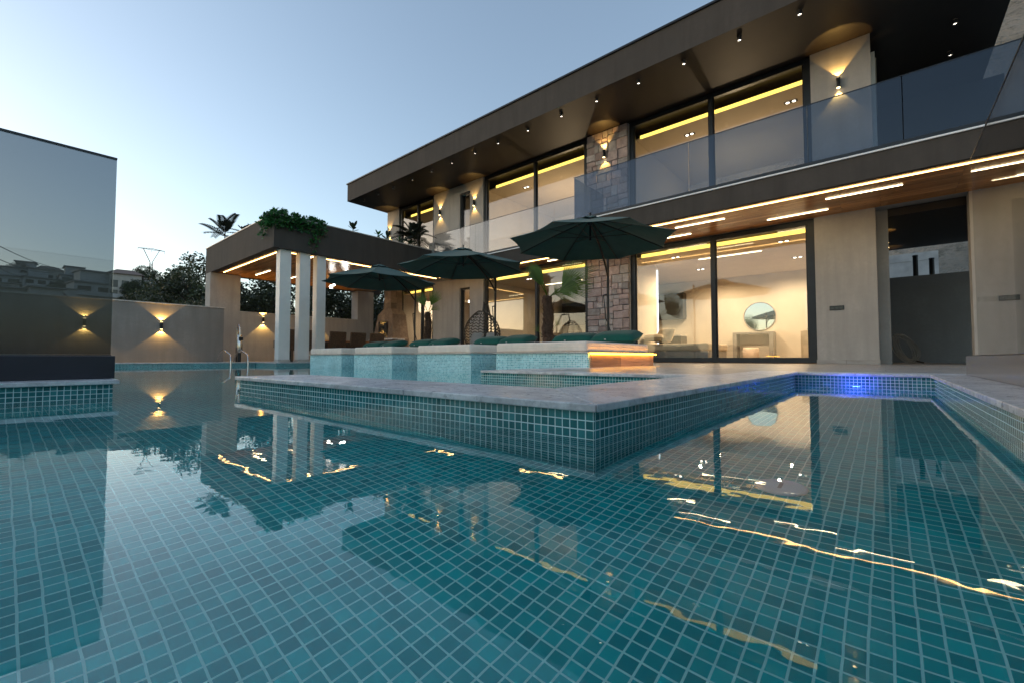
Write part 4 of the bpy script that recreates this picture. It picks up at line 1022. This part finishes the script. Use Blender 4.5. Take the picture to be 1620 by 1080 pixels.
# pylon and cables
t = thing('pylon', 'thin grey lattice pylon top with a wide crossarm above the trees at left', 'pylon', (-120, 20.7, 8))
b = MB(); px, py, pz = -120, 20.7, 6; bt = 23.4; nk = 20.6
for sx in (-1, 1):
    for sy in (-1, 1):
        b.tube([(px+sx*.9, py+sy*.9, pz), (px+sx*.18, py+sy*.2, nk)], .05, 5); b.tube([(px+sx*.15, py+sy*.15, nk), (px+sx*.15, py+sy*1.35, bt)], .045, 5)
for k in range(8):
    z0, z1 = pz+(nk-pz)*k/8, pz+(nk-pz)*(k+1)/8; w0, w1 = .9-.7*k/8, .9-.7*(k+1)/8
    for sx in (-1, 1): b.tube([(px+sx*w0, py-w0, z0), (px+sx*w1, py+w1, z1)], .03, 4); b.tube([(px+sx*w0, py+w0, z0), (px+sx*w1, py-w1, z1)], .03, 4)
b.build('tower', M['steel'], t)
b = MB()
for dz in (0, .3): b.tube([(px, py-2.3, bt+.05), (px, py, bt+dz), (px, py+2.3, bt+.05)], .06, 5)
for k in range(-4, 5): b.tube([(px, py+k*.5, bt), (px, py+k*.5+.25, bt+.3*(1-abs(k+.5)/5))], .025, 4)
for y in (-2.25, 2.25, 0): b.tube([(px, py+y, bt+.05), (px, py+y, bt-.6)], .035, 4)
b.build('crossarm', M['steel'], t)
for i, (a, c, lab) in enumerate((((-60, -.23, 10.13), (-120, 8.8, 17.5), 'highest power cable crossing behind the smoked glass'), ((-60, -.2, 8.94), (-120, 7.1, 16.8), 'middle power cable crossing behind the smoked glass'), ((-60, -.18, 8.2), (-120, 3.5, 16.0), 'lowest power cable crossing behind the smoked glass'))):
    b = MB(); A, B = Vector(a), Vector(c); b.tube([A.lerp(B, k/20)-Vector((0, 0, .7*4*(k/20)*(1-k/20))) for k in range(21)], .035, 5); tag(b.build('power_cable', M['wire']), lab, 'cable', 'power cables')

# ------------------------------------------------------------------ inside the rooms
t = thing('bed', 'bed with cream linen and a pillow just inside the right glass doors', 'bed', (-4.4, 12.4, D))
b = MB(); b.box(-5.25, -3.45, 11.75, 13.5, D+.02, .40); b.build('base', M['greylac'], t)
b = MB(); b.box(-5.27, -3.42, 11.73, 13.5, .401, .60); b.build('mattress', M['bedsheet'], t, bevel=.05, seg=4)
b = MB(); pillow_mesh(b, (-5.0, 12.25, .78), .62, .78, .2, 0, R(6)); b.build('blanket', M['bedsheet'], t)
t2 = thing('pillow', 'cream pillow leaning at the head of the bed behind the glass', 'pillow', (-4.75, 12.3, .6))
b = MB(); pillow_mesh(b, (-4.72, 12.2, .84), .60, .48, .18, R(60), R(-20)); b.build('cover', M['bedsheet'], t2)
b = MB(); b.box(-4.74, -4.70, 11.975, 11.98, .7, .72); b.build('tag', M['greyfab'], t2)
t = thing('round_mirror', 'round mirror on the back wall above the console', 'mirror', (-3.19, 16.58, 1.6))
b = MB(); b.tube([(-3.19, 16.585, 1.6), (-3.19, 16.57, 1.6)], .46, 48); b.build('glass', M['mirror'], t)
b = MB(); b.tube([(-3.19+.47*math.cos(k*.131), 16.575, 1.6+.47*math.sin(k*.131)) for k in range(48)], .016, 8, closed=True); b.build('frame', M['greylac'], t)
t = thing('console_table', 'grey console table below the round mirror', 'table', (-3.3, 16.3, D))
b = MB(); b.box(-3.92, -2.72, 16.1, 16.56, 1.0, 1.06); b.build('tabletop', M['greylac'], t)
for x in (-3.92, -2.84):
    b = MB(); b.box(x, x+.12, 16.1, 16.56, D+.013, .999); b.build('leg', M['greylac'], t)
t = thing('pouf', 'small cream pouf standing under the console table', 'stool', (-3.3, 15.8, D))
b = MB(); b.lathe((-3.3, 15.75, D+.05), [(.20, 0), (.235, .03), (.235, .36), (.21, .40), (.001, .41)], 24); b.build('seat', M['cushion'], t)
b = MB(); b.lathe((-3.3, 15.75, D+.012), [(.17, 0), (.17, .037)], 20); b.build('base', M['black'], t)
t = thing('room_door', 'pale door at the right end of the lit bedroom', 'door', (-1.2, 16.6, D))
b = MB(); b.box(-1.9, -1.0, 16.54, 16.595, D+.013, 2.3); b.build('leaf', M['white'], t)
b = MB(); b.box(-1.86, -1.72, 16.50, 16.52, 1.1, 1.13); b.build('handle', M['chrome'], t)
t = thing('dresser', 'low beige cabinet at the right side of the bedroom', 'cabinet', (-1.0, 14.6, D))
b = MB(); b.box(-1.75, -.6, 14.2, 14.7, D+.013, .95); b.build('body', M['bedsheet'], t, bevel=.006)
for k in range(2):
    b = MB(); b.box(-1.7, -.65, 14.185, 14.198, D+.1+.4*k, D+.46+.4*k); b.build('drawer', M['bedsheet'], t)
# kitchen
t = thing('kitchen_cabinets', 'dark kitchen cabinets along the back wall behind the palm', 'kitchen', (-8, 16.3, D))
b = MB(); b.box(-10.9, -5.6, 15.95, 16.58, D+.013, 1.0); b.build('base_unit', M['cabinet'], t)
b = MB(); b.box(-10.9, -5.6, 16.2, 16.58, 1.65, 2.6); b.build('wall_unit', M['cabinet'], t)
b = MB(); b.box(-10.9, -5.6, 15.92, 16.58, 1.001, 1.04); b.build('worktop', M['marble'], t)
t = thing('kitchen_island', 'dark kitchen island behind the left glass front', 'kitchen', (-8.3, 13.9, D))
b = MB(); b.box(-9.9, -7.0, 13.4, 14.3, D+.013, .99); b.build('base_unit', M['cabinet'], t)
b = MB(); b.box(-9.95, -6.95, 13.35, 14.35, .991, 1.03); b.build('worktop', M['cabinet'], t)
t = thing('curtain', 'long cream curtain beside the stone pillar inside the kitchen', 'curtain', (-6.0, 11.8, D))
b = MB(); vs = []; n = 70
for k in range(n): vs += [(-6.95+.031*k*.62, 12.9+.05*math.sin(k*.9)+.02*math.sin(k*.37), z) for z in (D+.03, 1.75)]
b.mesh(vs, [(2*k, 2*k+2, 2*k+3, 2*k+1) for k in range(n-1)], 0, (1, 1, 1), True); b.build('fabric', M['curtain'], t, solid=.006)
b = MB(); b.tube([(-7, 12.9, 1.78), (-5.5, 12.9, 1.78)], .015, 8); b.build('rod', M['black'], t)
for i, x in enumerate((-9.3, -7.7)): linear(x, 13.6, 3.018, 1.2, ['left light bar on the kitchen ceiling behind glass', 'right light bar on the kitchen ceiling behind glass'][i], 'light bars in the kitchen')
linear(-3.2, 12.9, 3.018, 1.6, 'light bar on the bedroom ceiling behind the right glass doors', 'light bars in the bedroom')
t = thing('globe_pendant', 'small globe pendant hanging behind the narrow ground floor window', 'pendant lamp', (-12.3, 12.9, 3.0))
b = MB(); b.tube([(-12.6, 12.9, 3.01), (-12.6, 12.9, 2.35)], .006, 6); b.build('cord', M['black'], t)
b = MB(); b.ball((-12.6, 12.9, 2.25), .10, 14); b.build('globe', M['globe'], t)
